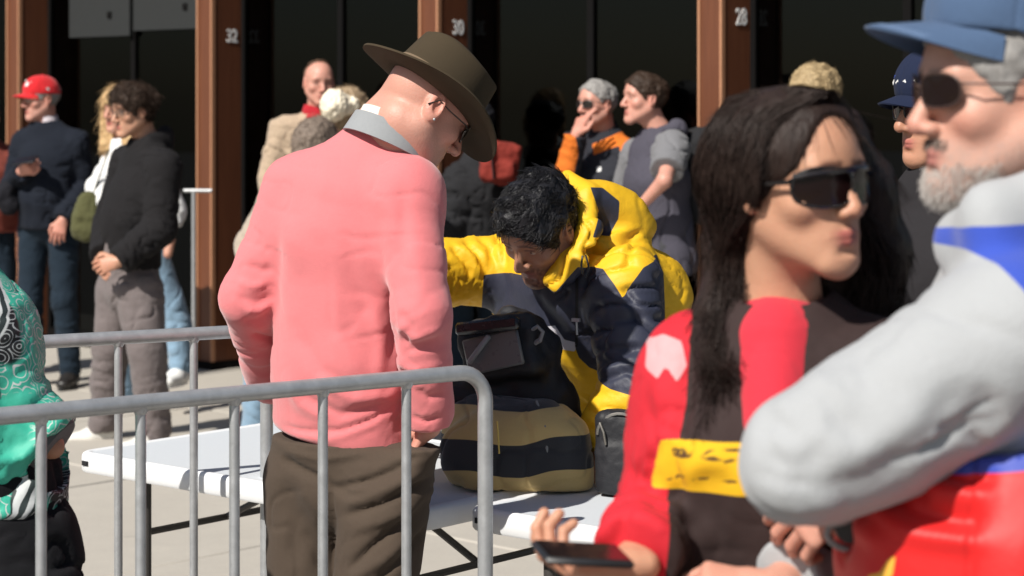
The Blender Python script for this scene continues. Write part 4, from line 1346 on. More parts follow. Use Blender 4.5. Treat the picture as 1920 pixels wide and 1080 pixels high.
# -- person in the red jacket near the glass, in shade behind the hat
f = Fig('person in black mostly hidden behind the brown hat and the yellow jacket', G(893, 11.4), 25, 1.56, skin='tan', seed=9, build=.8)
J = f.J; f.world_head(frame((-.4, .9, -.1))); J['head'] = f.px(896, 232, 11.4); J['neck'] = f.px(900, 290, 11.4)
f.body(hf=.005, legs=False); f.top('jacket', cloth('black_parka', (.012, .012, .014, 1), kind='nylon'), .03, h=.009, amp=.014)
f.trousers('trousers', M_jean, .012, h=.012); f.shoes(plain('black_leather', (1, 1, 1, 1)), M_bsole, h=.009)
f.hair(HBk, thick=.014, n=500)
rb = W(937, 306, 11.18)
rv = Vol(rb - .16, rb + .16, .006); rv.box(rb, (.105, .05, .115), rot(10, 0, 8), .05).box(rb + [.02, -.04, -.04], (.06, .03, .05), None, .025, .02)
P_, F_ = rv.mesh(); P_ = P_ + vnormals(P_, F_) * (.008 * fbm(P_ * 18, 3))[:, None]
ro = empty('backpack', rb, 0, label='small red-orange backpack just right of the brown hat brim', cat='backpack')
to_obj('bag_body', P_ - rb, F_, cloth('red_orange_nylon', (.20, .022, .014, 1), kind='nylon'), ro)
MB().tube([np.array([-.03, -.06, .10]), np.array([-.04, -.085, .02]), np.array([-.03, -.085, -.08])], .012, 8, flat=.4).build('strap', cloth('black_parka', (0, 0, 0, 1)), ro)

# -- man with sunglasses, orange and black jacket, hand at his mouth
f = Fig('grey haired man in sunglasses and orange and black jacket touching his face', G(1125, 10.7), 140, 1.74, skin='pink', seed=10)
J = f.J; f.world_head(frame((-.80, -.60, -.02))); J['head'] = f.px(1120, 196, 10.7); J['neck'] = f.px(1135, 250, 10.75)
J['shR'] = f.px(1085, 285, 10.85); J['shL'] = f.px(1185, 290, 10.6); J['chest'] = f.px(1135, 340, 10.7)
J['elR'] = f.px(1062, 335, 10.55); J['wrR'] = f.px(1080, 252, 10.5)
J['waist'] = f.px(1140, 420, 10.7); J['pelvis'] = f.px(1145, 470, 10.7)
f.hand = {'R': dict(fd=f.dloc((.35, -.1, .9)), pd=f.dloc((.7, .6, -.2)), side=-1, curl=.5, curls=[.15, .35, .7, .8])}
f.body(hf=.0038, legs=False, cols=dict(stubble=((.35, .28, .25), .3), red=.8))
def pm(f, poly, d):                                 # panel outline given on the garment as seen face on
    K = FPX / d
    def fn(P, N):
        w = (f.Rw @ P.T).T + f.base
        return in_poly(w[:, 0], w[:, 2], [((x - 960) / K, CAMZ - (y - HORY) / K) for x, y in poly])
    return fn
Mob = cloth('orange_black_jacket', (.016, .017, .024, 1), kind='nylon', masks=[('orange', (.62, .15, .015, 1)), ('white', (.7, .7, .7, 1))])
f.top('jacket', Mob, .022, h=.007, amp=.009, masks={
    'orange': lambda P, N, f=f: np.maximum.reduce([pm(f, [(1030, 250), (1075, 250), (1082, 285), (1072, 330), (1030, 335)], 10.7)(P, N), pm(f, [(1110, 270), (1160, 248), (1180, 245), (1180, 268), (1150, 275), (1112, 290)], 10.7)(P, N),
        pm(f, [(1158, 262), (1185, 250), (1190, 275), (1160, 285)], 10.7)(P, N)]),
    'white': pm(f, [(1117, 311), (1125, 311), (1125, 320), (1117, 320)], 10.7)})
f.trousers('trousers', M_jean, .012, h=.012); f.shoes(plain('black_leather', (1, 1, 1, 1)), M_bsole, h=.009)
f.hair(HG, thick=.006, n=600, ln=.015, front=.012); f.glasses(M_frame, M_lens, r=.0022, hh=.018, w=.027)
collar(f, cloth('black_collar', (.015, .015, .018, 1)), 'jacket_collar', .064, .074, .05, open_=.12)

# -- man in the grey T-shirt with a backpack, hand on hip
f = Fig('dark haired man in grey T-shirt and gilet with a backpack, hand on hip', G(1235, 10.2), 112, 1.785, skin='pink', seed=12)
J = f.J; f.world_head(frame((-.93, -.36, 0.02))); J['head'] = f.px(1208, 186, 10.2); J['neck'] = f.px(1236, 246, 10.22)
J['shR'] = f.px(1195, 290, 10.4); J['shL'] = f.px(1262, 275, 10.05); J['chest'] = f.px(1232, 340, 10.2); J['waist'] = f.px(1240, 420, 10.2); J['pelvis'] = f.px(1245, 480, 10.2)
J['elL'] = f.px(1246, 338, 9.85); J['wrL'] = f.px(1200, 388, 9.95); J['elR'] = f.px(1170, 370, 10.5); J['wrR'] = f.px(1180, 430, 10.4)
f.hand = {'L': dict(fd=f.dloc((-.5, .3, -.7)), pd=f.dloc((.3, .7, 0)), side=-1, curl=.4)}
f.body(hf=.0038, legs=False, cols=dict(red=.8))
f.top('t_shirt', cloth('grey_tee', (.17, .17, .18, 1)), .014, sleeve=(.36, .36), h=.006, amp=.007, loose=1.15, neck=.064)
gv = Vol(J['chest'] - [.3, .3, .45], J['chest'] + [.3, .3, .32], .007)
pts, rs = f.torso_pts(.026, 0, J['pelvis'] - [0, 0, .1]); gv.chain(pts, rs, f.wax(), .04)
gv.seg((J['shL'] + J['shR']) / 2, J['neck'], (.12, .09), (.08, .075), f.wax(), .06)
gv.chain([J['neck'] + f.dloc((-.02, -.10, -.05)), J['neck'] + f.dloc((.08, -.06, .01)), J['neck'] + f.dloc((.09, .06, .01))], [(.03, .03), (.05, .04), (.05, .035)], (0, 0, 1), .03)
gv.seg(J['shL'] + f.dloc((0, -.2, -.02)), J['shL'] + f.dloc((0, .045, -.0)), .085, .075, None, .02, 's')
gv.seg(J['neck'], J['neck'] + [0, 0, .1], .07, .08, None, .01, 's')
gv.cut((0, 0, J['pelvis'][2] - .08), (0, 0, -1))
f.cloth('gilet', gv, cloth('slate_gilet', (.062, .058, .078, 1), kind='nylon', masks=[('red', (.5, .05, .03, 1)), ('white', (.7, .7, .72, 1))]), [(J['pelvis'], J['chest'], .7, 1), (J['chest'], J['neck'], .8, .8)], .012,
        masks={'red': pm(f, [(1134, 330), (1150, 262), (1156, 262), (1140, 332)], 10.2), 'white': pm(f, [(1140, 318), (1150, 290), (1156, 300), (1152, 320)], 10.2)})
f.trousers('trousers', cloth('charcoal_trousers', (.05, .05, .055, 1)), .014, h=.010); f.shoes(plain('black_leather', (1, 1, 1, 1)), M_bsole, h=.009)
f.hair(HB, thick=.009, n=900, ln=.02, front=.004)
bp = W(1308, 330, 10.3)
bv = Vol(bp - [.2, .22, .32], bp + [.2, .22, .32], .008); bv.box(bp, (.10, .13, .23), np.array(Matrix.Rotation(R(20), 3, 'Z')), .07).box(bp + [.07, -.03, -.06], (.07, .09, .13), None, .05, .03)
P_, F_ = bv.mesh(); P_ = P_ + vnormals(P_, F_) * (.008 * fbm(P_ * 12, 3))[:, None]
b_ = empty('backpack', bp, 0, label='black backpack on the back of the man in the grey T-shirt', cat='backpack')
to_obj('bag_body', P_ - bp, F_, cloth('black_nylon', (.014, .014, .016, 1), kind='nylon'), b_)
MB().tube([W(1300, 250, 10.25) - bp, W(1268, 244, 10.1) - bp, W(1240, 285, 9.98) - bp, W(1238, 300, 9.98) - bp], .022, 8, flat=.25).build('strap', cloth('black_nylon', (0, 0, 0, 1)), b_)

# -- blond top of a head behind the woman
f = Fig('person with sandy blond hair seen above the dark haired woman', G(1530, 8.0), 170, 1.745, skin='fair', seed=13)
f.world_head(frame((-.6, -.7, -.3))); f.J['head'] = f.px(1530, 184, 8.0)
f.body(hf=.005, legs=False); f.top('jacket', cloth('taupe_jacket', (1, 1, 1, 1)), .03, h=.01)
f.trousers('trousers', M_jean, .012, h=.012); f.shoes(plain('black_leather', (1, 1, 1, 1)), M_bsole, h=.009)
f.hair(hair_mat('sandy_hair', (.30, .22, .12, 1)), thick=.012, n=1400, ln=.035, lift=.4)

# -- man in the black cap between the woman and the man in the blue cap
f = Fig('tanned man in a black and blue cap between the woman and the bearded man', G(1765, 4.5), 130, 1.73, skin='tan', seed=14)
J = f.J; f.world_head(frame((-.90, -.42, -.08))); J['head'] = f.px(1766, 205, 4.5); J['neck'] = f.px(1790, 330, 4.5)
J['shR'] = f.px(1700, 420, 4.65); J['shL'] = f.px(1900, 420, 4.4)
f.body(h=.009, hf=.0035, legs=False); f.top('jacket', cloth('black_jacket', (.022, .020, .022, 1)), .05, h=.009, amp=.012, neck=.085)
f.trousers('trousers', M_jean, .012, h=.012); f.shoes(plain('black_leather', (1, 1, 1, 1)), M_bsole, h=.009)
f.hair(HBk, thick=.006, n=200)
o, p, T = f.cap(cloth('black_cap_twill', (.012, .018, .045, 1), kind='x'), tilt=2, bill=.06)
mb = MB()
for q in range(5): mb.box(p(-.048 + q * .024, .0985 - abs(q - 2) ** 2 * .0042, .062 + (q % 2) * .004), (.010, .002, .011), T @ rot(24 - q * 12, 0, 0))
mb.build('cap_emblem', plain('blue_thread', (.05, .12, .62, 1), .6), o)
mb = MB()
for q in range(4): mb.box(p(-.036 + q * .024, .1035 - abs(q - 1.5) ** 2 * .004, .062), (.006, .002, .0035), T @ rot(18 - q * 12, 0, 30))
mb.build('emblem_trim', M_wsole, o)
f.glasses(M_frame, M_lens, r=.0022, hh=.017, w=.026)
# ------------------------------------------------------------------ man in the pink sweater
D = 4.55
f = Fig('man in a salmon pink sweater and wide brimmed hat seen from behind', G(650, 4.6), -22, 1.80, skin='pink', seed=30)
fp_ = f; J = f.J
f.world_head(frame((.70, .32, -.62))); J['head'] = f.px(798, 203, 4.52)
J['neck'] = f.px(716, 252, 4.56)
J['shL'] = f.px(560, 345, 4.62); J['shR'] = f.px(765, 350, 4.46)
J['chest'] = f.px(655, 440, 4.56); J['waist'] = f.px(640, 690, 4.56); J['pelvis'] = f.px(640, 870, 4.58)
J['elL'] = f.px(466, 560, 4.60); J['wrL'] = f.px(512, 735, 4.85)
J['elR'] = f.px(790, 590, 4.36); J['wrR'] = f.px(806, 800, 4.44)
J['hipL'] = f.px(585, 900, 4.60); J['hipR'] = f.px(720, 900, 4.50); J['knL'] = f.px(575, 1250, 4.58); J['knR'] = f.px(690, 1260, 4.46)
J['anL'] = f.px(570, 1540, 4.62); J['anR'] = f.px(675, 1560, 4.52)
f.hand = {'R': dict(fd=f.dloc((-.55, .35, -.8)), pd=f.dloc((-1, .2, 0)), side=1, curl=.3, S=.85)}
f.hS = .99
f.body(h=.009, hf=.0030, hand_h=.004, legs=True, neck_r=.060, extra=lambda v: v.seg(f.px(757, 192, 4.55), f.px(705, 252, 4.57), .056, .060, None, .03).seg(f.px(778, 240, 4.50), f.px(742, 290, 4.52), .050, .055, None, .03), cols=dict(stubble=((.40, .30, .26), .35), red=1.0), face=dict(ear=1.12))
Mp = cloth('salmon_knit', (.68, .18, .19, 1), kind='knit', bs=.30, var=.07, sheen=.35, scale=1.3)
S_ = lambda pts, w, am, d=4.45: ([f.px(x, y, d) for x, y in pts], w, am)
strokes = [S_([(512, 806), (560, 812), (640, 806), (700, 785), (757, 752)], .006, -.007), S_([(505, 822), (620, 824), (757, 770)], .010, .003),
 S_([(760, 330), (757, 420), (752, 500), (770, 590)], .016, -.005), S_([(775, 420), (785, 500), (800, 560)], .022, .004),
 S_([(520, 420), (512, 520), (508, 620)], .016, -.006), S_([(545, 400), (540, 520), (545, 650)], .03, .007),
 S_([(452, 500), (480, 515), (505, 510)], .010, -.005), S_([(430, 560), (470, 575), (505, 560)], .010, -.006), S_([(440, 610), (475, 612), (503, 590)], .010, -.005),
 S_([(455, 640), (480, 650), (502, 660)], .006, -.007), S_([(428, 530), (462, 545), (495, 538)], .008, .006), S_([(445, 590), (478, 592), (500, 578)], .008, .006),
 S_([(650, 420), (668, 520), (700, 620)], .022, -.006), S_([(620, 500), (640, 640), (690, 720)], .018, .006), S_([(560, 620), (600, 690), (680, 740)], .016, -.006),
 S_([(590, 700), (660, 745), (750, 740)], .014, .008), S_([(560, 740), (640, 775), (740, 755)], .010, -.007), S_([(520, 700), (560, 760), (620, 790)], .014, .006),
 S_([(750, 570), (775, 600), (760, 640)], .011, -.006), S_([(745, 615), (775, 640), (835, 620)], .012, -.006), S_([(750, 590), (780, 620), (840, 600)], .010, .008),
 S_([(745, 660), (780, 680), (840, 670)], .010, .007), S_([(755, 685), (775, 700), (800, 702)], .006, -.010), S_([(780, 720), (810, 735), (838, 728)], .008, -.006), S_([(770, 770), (800, 782), (832, 770)], .006, -.007),
 S_([(700, 350), (740, 400), (745, 470)], .02, .006), S_([(610, 300), (590, 380), (600, 460)], .025, .004),
 S_([(730, 520), (740, 600), (735, 690)], .012, -.007), S_([(700, 560), (715, 640), (710, 720)], .014, .006)]
f.top('sweater', Mp, .012, h=.0065, sleeve=(.985, .98), hemz=J['pelvis'][2], hemw=1.0, amp=.0024, neck=None, loose=1.03, strokes=strokes, armk=.045,
      cutp=f.px(625, 838, 4.5), cutn=f.dloc(unit((-.215, 0, -1))), scale=10)
# ribbed hem line and collars
collar(f, cloth('grey_collar', (.27, .28, .29, 1), kind='x', bs=.1), 'outer_collar', .092, .102, .046, open_=.06, th=.005, c=f.px(730, 272, 4.535), tilt=f.dloc((.36, .10, .92)))
collar(f, cloth('cream_collar', (.78, .70, .62, 1), kind='x', bs=.1), 'inner_collar', .084, .088, .060, open_=.05, th=.004, c=f.px(733, 270, 4.535), tilt=f.dloc((.36, .10, .92)))
Mt = cloth('brown_trousers', (.072, .052, .038, 1), kind='x', bs=.25)
tst = [S_([(520, 868), (560, 885), (620, 905)], .009, -.012), S_([(625, 915), (700, 890), (790, 845)], .007, -.013), S_([(640, 965), (720, 935), (825, 885)], .008, -.012),
       S_([(655, 990), (760, 950), (830, 900)], .012, .008), S_([(640, 940), (720, 912), (800, 872)], .011, .009), S_([(650, 1065), (700, 1015), (790, 950)], .008, -.012),
       S_([(620, 900), (624, 980), (618, 1090)], .005, -.009), S_([(525, 900), (548, 980), (545, 1080)], .022, -.008), S_([(650, 1085), (720, 1040), (800, 970)], .013, .009), S_([(560, 1000), (590, 1040), (600, 1090)], .012, -.007),
       S_([(520, 850), (600, 862), (700, 845)], .007, .006), S_([(700, 1090), (760, 1035), (805, 980)], .008, -.009), S_([(560, 905), (590, 960), (600, 1050)], .018, .006), S_([(600, 905), (660, 925), (700, 920)], .008, -.007)]
f.trousers('trousers', Mt, .016, h=.0065, amp=.0045, baggy=1.04, strokes=tst, topz=J['pelvis'][2] + .06, extra=lambda v, s: v.seg(s.px(792, 838, 4.44), s.px(740, 930, 4.46), (.052, .040), (.075, .05), s.dloc((0, 1, 0)), .04))
f.shoes(plain('brown_leather', (.08, .04, .025, 1), .4), M_bsole, h=.008)
# the hat
Mh = cloth('olive_felt', (.052, .038, .022, 1), kind='x', bs=.22, sheen=.05, var=.1)
C, M, S = J['head'], f.hM, f.hS
HT = M @ np.array(Matrix.Rotation(R(-2), 3, 'X'))
hp = lambda x, y, z: C + S * (HT @ np.array([x, y, z]))
hp_ = hp; hp = lambda x, y, z: hp_(x, y, z - .010)
hat = MB()
def crown(a, b):
    t = 2 * math.pi * a; c, s_ = math.sin(t), math.cos(t)
    e = b
    if e < .62:
        q = e / .62; rx = .089 - .008 * q ** 1.4; ry = .109 - .011 * q ** 1.5; z = .036 + .104 * q
    else:
        q = (e - .62) / .38; rr = math.cos(q * math.pi / 2) ** .75; rx = .081 * rr; ry = .098 * rr
        z = .140 + .014 * math.sin(q * math.pi / 2) - .030 * math.exp(-((c * rx) / .020) ** 2) * q ** .7 - .010 * (s_ > 0) * (q) * s_
    pin = 1 - .13 * math.exp(-((s_ - .75) / .22) ** 2) * min(e * 1.4, 1) * abs(c)
    z += .004 * math.sin(3 * t + 1) * e
    return hp(c * rx * pin, s_ * ry - .004, z)
hat.sheet(crown, 56, 26, .003, closed=True)
o = hat.build('felt_hat', Mh, f.root)
def brim(a, b):
    t = 2 * math.pi * a; c, s_ = math.sin(t), math.cos(t)
    rx = .087 + .078 * b; ry = .107 + .078 * b
    z = .037 - .006 * b + .028 * (b ** 1.7) * abs(c) ** 2.4 - .020 * b ** 1.5 * max(s_, 0) ** 2 - .006 * b * max(-s_, 0) ** 2 + .003 * math.sin(2 * t + .6) * b
    return hp(c * rx, s_ * ry - .004, z)
MB().sheet(brim, 72, 10, .0045, closed=True).build('brim', Mh, o)
def band(a, b):
    t = 2 * math.pi * a; c, s_ = math.sin(t), math.cos(t)
    return hp(c * (.0912 - .001 * b), s_ * (.1112 - .001 * b) - .004, .041 + .028 * b)
MB().sheet(band, 48, 2, .002, closed=True).build('hat_band', cloth('tan_ribbon', (.17, .12, .075, 1), kind='x'), o)
f.glasses(M_frame, M_lens, r=.0016, hh=.018, w=.026)
MB().ball(C + S * (M @ np.array([.087, .002, -.028])), .0032).build('earring', M_galv, f.root)

# ------------------------------------------------------------------ man in the yellow and navy jacket
D = 5.1
f = Fig('dark haired man in a yellow and navy hooded jacket bending over the backpack', G(1160, 5.6), 152, 1.78, skin=(.36, .20, .13), seed=41)
J = f.J
f.world_head(frame((-.50, -.55, -.60), roll=-8)); J['head'] = f.px(1012, 428, 5.08)
J['neck'] = f.px(1085, 440, 5.24)
J['shR'] = f.px(950, 500, 5.36); J['shL'] = f.px(1172, 525, 5.10); J['chest'] = f.px(1070, 590, 5.30)
J['waist'] = f.px(1110, 740, 5.44); J['pelvis'] = f.px(1140, 850, 5.55)
J['elR'] = f.px(826, 508, 5.28); J['wrR'] = f.px(720, 560, 5.10)
J['elL'] = f.px(1190, 745, 4.98); J['wrL'] = f.px(1118, 862, 4.95)
J['hipR'] = f.px(1090, 880, 5.6); J['hipL'] = f.px(1200, 880, 5.5)
J['knR'] = np.array([J['hipR'][0], J['hipR'][1] + .03, .5]); J['knL'] = np.array([J['hipL'][0], J['hipL'][1] + .03, .5])
J['anR'] = J['knR'] * [1, 1, 0] + [0, -.04, .085]; J['anL'] = J['knL'] * [1, 1, 0] + [0, -.04, .085]
f.hand = {'R': dict(fd=f.dloc((-.8, -.3, -.5)), pd=f.dloc((0, 0, -1)), side=1, curl=.5), 'L': dict(fd=f.dloc((-.5, -.1, -.8)), pd=f.dloc((-.5, .6, .2)), side=-1, curl=.6)}
f.body(h=.009, hf=.0032, hand_h=.005, neck_r=.062, cols=dict(stubble=((.02, .014, .012), .97), brow=(.01, .008, .008), lips=(.22, .08, .07), red=.2, iris=(.01, .01, .01)))
YEL = (.76, .44, .014, 1)
My = cloth('yellow_navy_shell', YEL, rough=.55, kind='nylon', var=.05, bs=.3, masks=[('navy', (.030, .033, .055, 1)), ('pale', (.62, .60, .66, 1)), ('zip', (.012, .012, .014, 1))])
def pm2(f, poly, d, front=True):
    K = FPX / d
    def fn(P, N):
        w = (f.Rw @ P.T).T + f.base
        kk = FPX / w[:, 1]
        s_ = in_poly(w[:, 0], w[:, 2], [((x - 960) / K, CAMZ - (y - HORY) / K) for x, y in poly])
        return s_
    return fn
navy = [(905, 528), (960, 522), (1002, 524), (1040, 548), (1082, 498), (1130, 503), (1150, 530), (1166, 556), (1182, 528), (1205, 500), (1238, 484), (1252, 520), (1256, 590), (1262, 690), (1262, 735), (1190, 728), (1140, 716), (1108, 700), (1088, 680), (1078, 655), (1020, 622), (985, 610), (940, 620), (900, 600)]
pale = [(1018, 622), (1042, 618), (1060, 645), (1082, 650), (1081, 668), (1052, 664)]
zipp = [(1079, 520), (1085, 520), (1086, 660), (1080, 660)]
def hoodv(v, s):
    P4 = lambda x, y, d: s.px(x, y, d)
    v.chain([P4(1040, 530, 5.06), P4(1078, 488, 5.04), P4(1098, 430, 5.08), P4(1094, 370, 5.14), P4(1060, 338, 5.2)], [(.034, .020), (.036, .022), (.036, .024), (.034, .024), (.030, .022)], s.dloc((.5, -.2, .6)), .02)
    v.ell(P4(1150, 405, 5.24), (.085, .080, .075), None, .04)
    v.ell(P4(1185, 425, 5.26), (.062, .060, .040), None, .03)
    v.ell(P4(1120, 375, 5.20), (.060, .060, .050), None, .04)
    v.seg(P4(1172, 500, 5.2), P4(1240, 560, 5.3), .075, .08, None, .05)
    v.seg(P4(1230, 520, 5.3), P4(1235, 700, 5.42), .062, .06, None, .05)
T_ = lambda pts, w, am, d=5.0: ([f.px(x, y, d) for x, y in pts], w, am)
yst = [T_([(1085, 470), (1130, 478), (1185, 455), (1215, 440)], .008, -.014), T_([(1090, 455), (1140, 462), (1190, 438)], .010, .008), T_([(1090, 490), (1110, 470), (1150, 420)], .005, -.006),
       T_([(840, 470), (870, 500), (885, 540)], .007, -.010), T_([(860, 455), (895, 490), (915, 535)], .007, -.010), T_([(850, 465), (882, 498), (900, 538)], .008, .008), T_([(885, 450), (915, 475), (935, 515)], .007, -.008),
       T_([(835, 500), (855, 530), (870, 550)], .006, -.009), T_([(925, 440), (945, 480), (945, 520)], .008, -.012),
       T_([(1100, 640), (1150, 600), (1230, 590)], .010, -.008), T_([(1100, 620), (1150, 580), (1230, 560)], .014, .007), T_([(1110, 690), (1160, 650), (1250, 650)], .010, -.008), T_([(1100, 720), (1170, 690), (1250, 700)], .008, -.009),
       T_([(1110, 700), (1170, 672), (1250, 678)], .012, .008), T_([(1110, 560), (1130, 600), (1120, 660)], .012, -.007), T_([(1000, 560), (1030, 600), (1070, 640)], .012, -.007),
       T_([(1095, 760), (1140, 780), (1200, 760)], .007, -.009), T_([(1095, 790), (1130, 800), (1180, 790)], .007, -.008), T_([(1100, 820), (1130, 830), (1160, 825)], .006, -.008), T_([(1100, 775), (1135, 790), (1190, 776)], .008, .007),
       T_([(1130, 750), (1180, 765), (1225, 750)], .007, -.008)]
f.top('hooded_jacket', My, .030, h=.0065, hemz=.80, amp=.010, neck=None, loose=1.08, extra=hoodv, strokes=yst, sleeve=(.98, .97), armk=.03, scale=11,
      cutp=f.px(1100, 905, 5.2), cutn=f.dloc((0, 0, -1)), masks={'navy': lambda P, N: np.maximum(pm2(f, navy, 5.05)(P, N), pm2(f, [(1106, 350), (1130, 352), (1162, 378), (1160, 410), (1142, 442), (1108, 440), (1122, 395)], 5.15)(P, N)), 'pale': pm2(f, pale, 5.05), 'zip': pm2(f, zipp, 5.05)})
dc = MB().tube([f.px(1098, 478, 5.0), f.px(1104, 500, 4.985), f.px(1098, 520, 4.98)], .0025, 6); dc.tube([f.px(1092, 480, 5.0), f.px(1090, 498, 4.985), f.px(1093, 515, 4.98)], .0025, 6)
dc.build('drawcord', M_black, f.root)
MB().box(f.px(1080, 600, 4.985), (.010, .004, .004)).tube([f.px(1081, 604, 4.98), f.px(1082, 628, 4.98)], .0028, 6).build('zip_pull', M_galv, f.root)
f.trousers('trousers', MATS['charcoal_trousers'], .014, h=.012, topz=.9); f.shoes(plain('black_leather', (1, 1, 1, 1)), M_bsole, h=.009)
def curls(v, p, S, M):
    rs = np.random.RandomState(5)
    for i in range(40):
        a = rs.uniform(-3.1, 3.1); z = rs.uniform(.03, .125); rr = math.sqrt(max(.0, 1 - ((z - .03) / .105) ** 2))
        v.ell(p(.076 * rr * math.sin(a), -.008 + .104 * rr * math.cos(a), z - .004), np.array([.016, .019, .013]) * S * rs.uniform(.7, 1.25), None, .010)
f.hair(HBk, thick=.011, nz=.007, n=5000, ln=.036, lift=.34, r=.0008, comb=(.25, .9, .1), extra=curls, cutc=-.038, noise_s=26)

# ------------------------------------------------------------------ things on the right-hand table
Tz = .74
bc = W(972, 838, 4.93)
v = Vol(bc - [.26, .22, .16], bc + [.24, .22, .2], .0055)
Mb_ = np.array(Matrix.Rotation(R(-28), 3, 'Z'))
v.box(bc + [-.02, .0, .0], (.165, .10, .115), Mb_, .09, .02)
v.box(bc + [.085, -.045, -.02], (.085, .075, .105), np.array(Matrix.Rotation(R(-62), 3, 'Z')), .06, .03)
v.ell(bc + [-.06, -.07, -.005], (.12, .06, .10), None, .03)
v.cut((0, 0, Tz + .002), (0, 0, -1), .01)
P_, F_ = v.mesh(); P_ = smooth(P_, F_, 1); N_ = vnormals(P_, F_)
P_ = P_ + N_ * (.006 * fbm(P_ * 9, 3) - .005 * np.exp(-(noise3(P_ * 15) / .12) ** 2))[:, None]
zz = (P_[:, 2] - Tz) + .010 * noise3(P_ * 9) - .05 * np.clip(P_[:, 0] - bc[0] - .02, 0, .2)
def stripe(a, b): return np.minimum(zz - a, b - zz)
strp = np.maximum(stripe(.045, .118), stripe(.185, .5))
bz = empty('striped_backpack', bc, 0, label='tan and black striped backpack slumped on the white table', cat='backpack')
Ms = cloth('striped_canvas', (.56, .40, .16, 1), rough=.8, kind='x', var=.08, bs=.4, masks=[('stripe', (.022, .023, .028, 1))])
to_obj('bag_body', P_ - bc, F_, Ms, bz, {'stripe': strp})
MB().tube([W(932, 790, 4.77) - bc, W(934, 815, 4.765) - bc, W(936, 850, 4.77) - bc], .0045, 6, flat=.5).build('zip_pull', plain('yellow_cord', (.7, .5, .12, 1), .6), bz)
MB().tube([W(1006, 752, 4.86) - bc, W(1022, 800, 4.81) - bc, W(1026, 850, 4.80) - bc, W(1020, 900, 4.81) - bc], .0035, 8).build('piping', plain('grey_piping', (.2, .2, .2, 1), .6), bz)
# black equipment case, lid open, above the backpack
cc = W(945, 670, 4.98)
ec = empty('equipment_case', cc, 0, label='black padded equipment case with open lid above the striped backpack', cat='case')
Mc = frame((-.35, -.9, .25), (0, .2, 1))
v = Vol(cc - [.24, .22, .24], cc + [.24, .22, .2], .006)
v.box(W(945, 655, 5.0), (.095, .050, .072), Mc @ rot(0, 0, 8), .02, .01)
v.seg(W(985, 640, 5.0), W(1055, 800, 5.02), (.055, .04), (.05, .04), (1, 0, 0), .03)
v.seg(W(860, 745, 5.02), W(1030, 750, 5.02), (.05, .06), (.05, .06), (0, 0, 1), .04)
v.seg(W(960, 600, 5.04), W(1020, 650, 5.02), .035, .04, None, .03)
P_, F_ = v.mesh(); N_ = vnormals(P_, F_); P_ = P_ + N_ * (.006 * fbm(P_ * 18, 3))[:, None]
to_obj('case_body', P_ - cc, F_, cloth('black_cordura', (.016, .016, .019, 1), rough=.6, kind='nylon', bs=.5), ec)
MB().box(W(915, 612, 4.93) - cc, (.078, .014, .015), Mc @ rot(0, 0, 4), .006).build('lid', plain('black_gloss', (.015, .015, .017, 1), .25), ec)
MB().box(W(925, 660, 4.935) - cc, (.070, .006, .042), Mc @ rot(0, 12, 10), .004).build('screen_panel', plain('grey_panel', (.12, .122, .125, 1), .3), ec)
MB().box(W(898, 655, 4.925) - cc, (.006, .006, .040), Mc @ rot(0, 0, -38), .003).build('hinge_arm', plain('grey_metal', (.22, .22, .23, 1), .4), ec)
mb = MB().tube([W(995, 620, 4.94) - cc, W(1008, 612, 4.93) - cc, W(1018, 622, 4.93) - cc, W(1012, 640, 4.93) - cc], .005, 8)
mb.tube([W(1000, 645, 4.94) - cc, W(1012, 638, 4.93) - cc], .006, 8); mb.build('buckle', plain('grey_metal', (1, 1, 1, 1)), ec)
# small black pouch
pc = W(1168, 850, 4.80)
pc[2] = Tz + .096
po = empty('camera_pouch', pc, 0, label='small black zipped pouch standing upright on the white table', cat='pouch')
v = Vol(pc - [.1, .1, .13], pc + [.1, .1, .13], .0045)
v.box(pc, (.060, .038, .093), np.array(Matrix.Rotation(R(-14), 3, 'Z')), .022, .01); v.box(pc + [0, -.03, -.03], (.045, .015, .055), np.array(Matrix.Rotation(R(-14), 3, 'Z')), .012, .012)
P_, F_ = v.mesh(); P_ = P_ + vnormals(P_, F_) * (.0035 * fbm(P_ * 24, 3))[:, None]
to_obj('pouch_body', P_ - pc, F_, cloth('black_cordura', (1, 1, 1, 1)), po)
Mr = np.array(Matrix.Rotation(R(-14), 3, 'Z'))
mb = MB().tube([Mr @ np.array([.052 * math.cos(t), -.034, .042 + .049 * math.sin(t)]) for t in np.linspace(0, math.pi, 14)], .0035, 6)
mb.build('zip', plain('zip_metal', (.30, .28, .25, 1), .3, .8), po)
mb = MB().tube([Mr @ np.array([-.045, -.040, .07]), Mr @ np.array([-.035, -.046, .05]), Mr @ np.array([-.030, -.046, .022])], .003, 6)
mb.build('zip_pull', plain('zip_metal', (1, 1, 1, 1)), po)
mb = MB().tube([Mr @ np.array([.01, -.02, .09]), Mr @ np.array([.03, -.035, .107]), Mr @ np.array([.045, -.03, .088])], .005, 6)
mb.build('carry_loop', plain('zip_metal', (1, 1, 1, 1)), po)

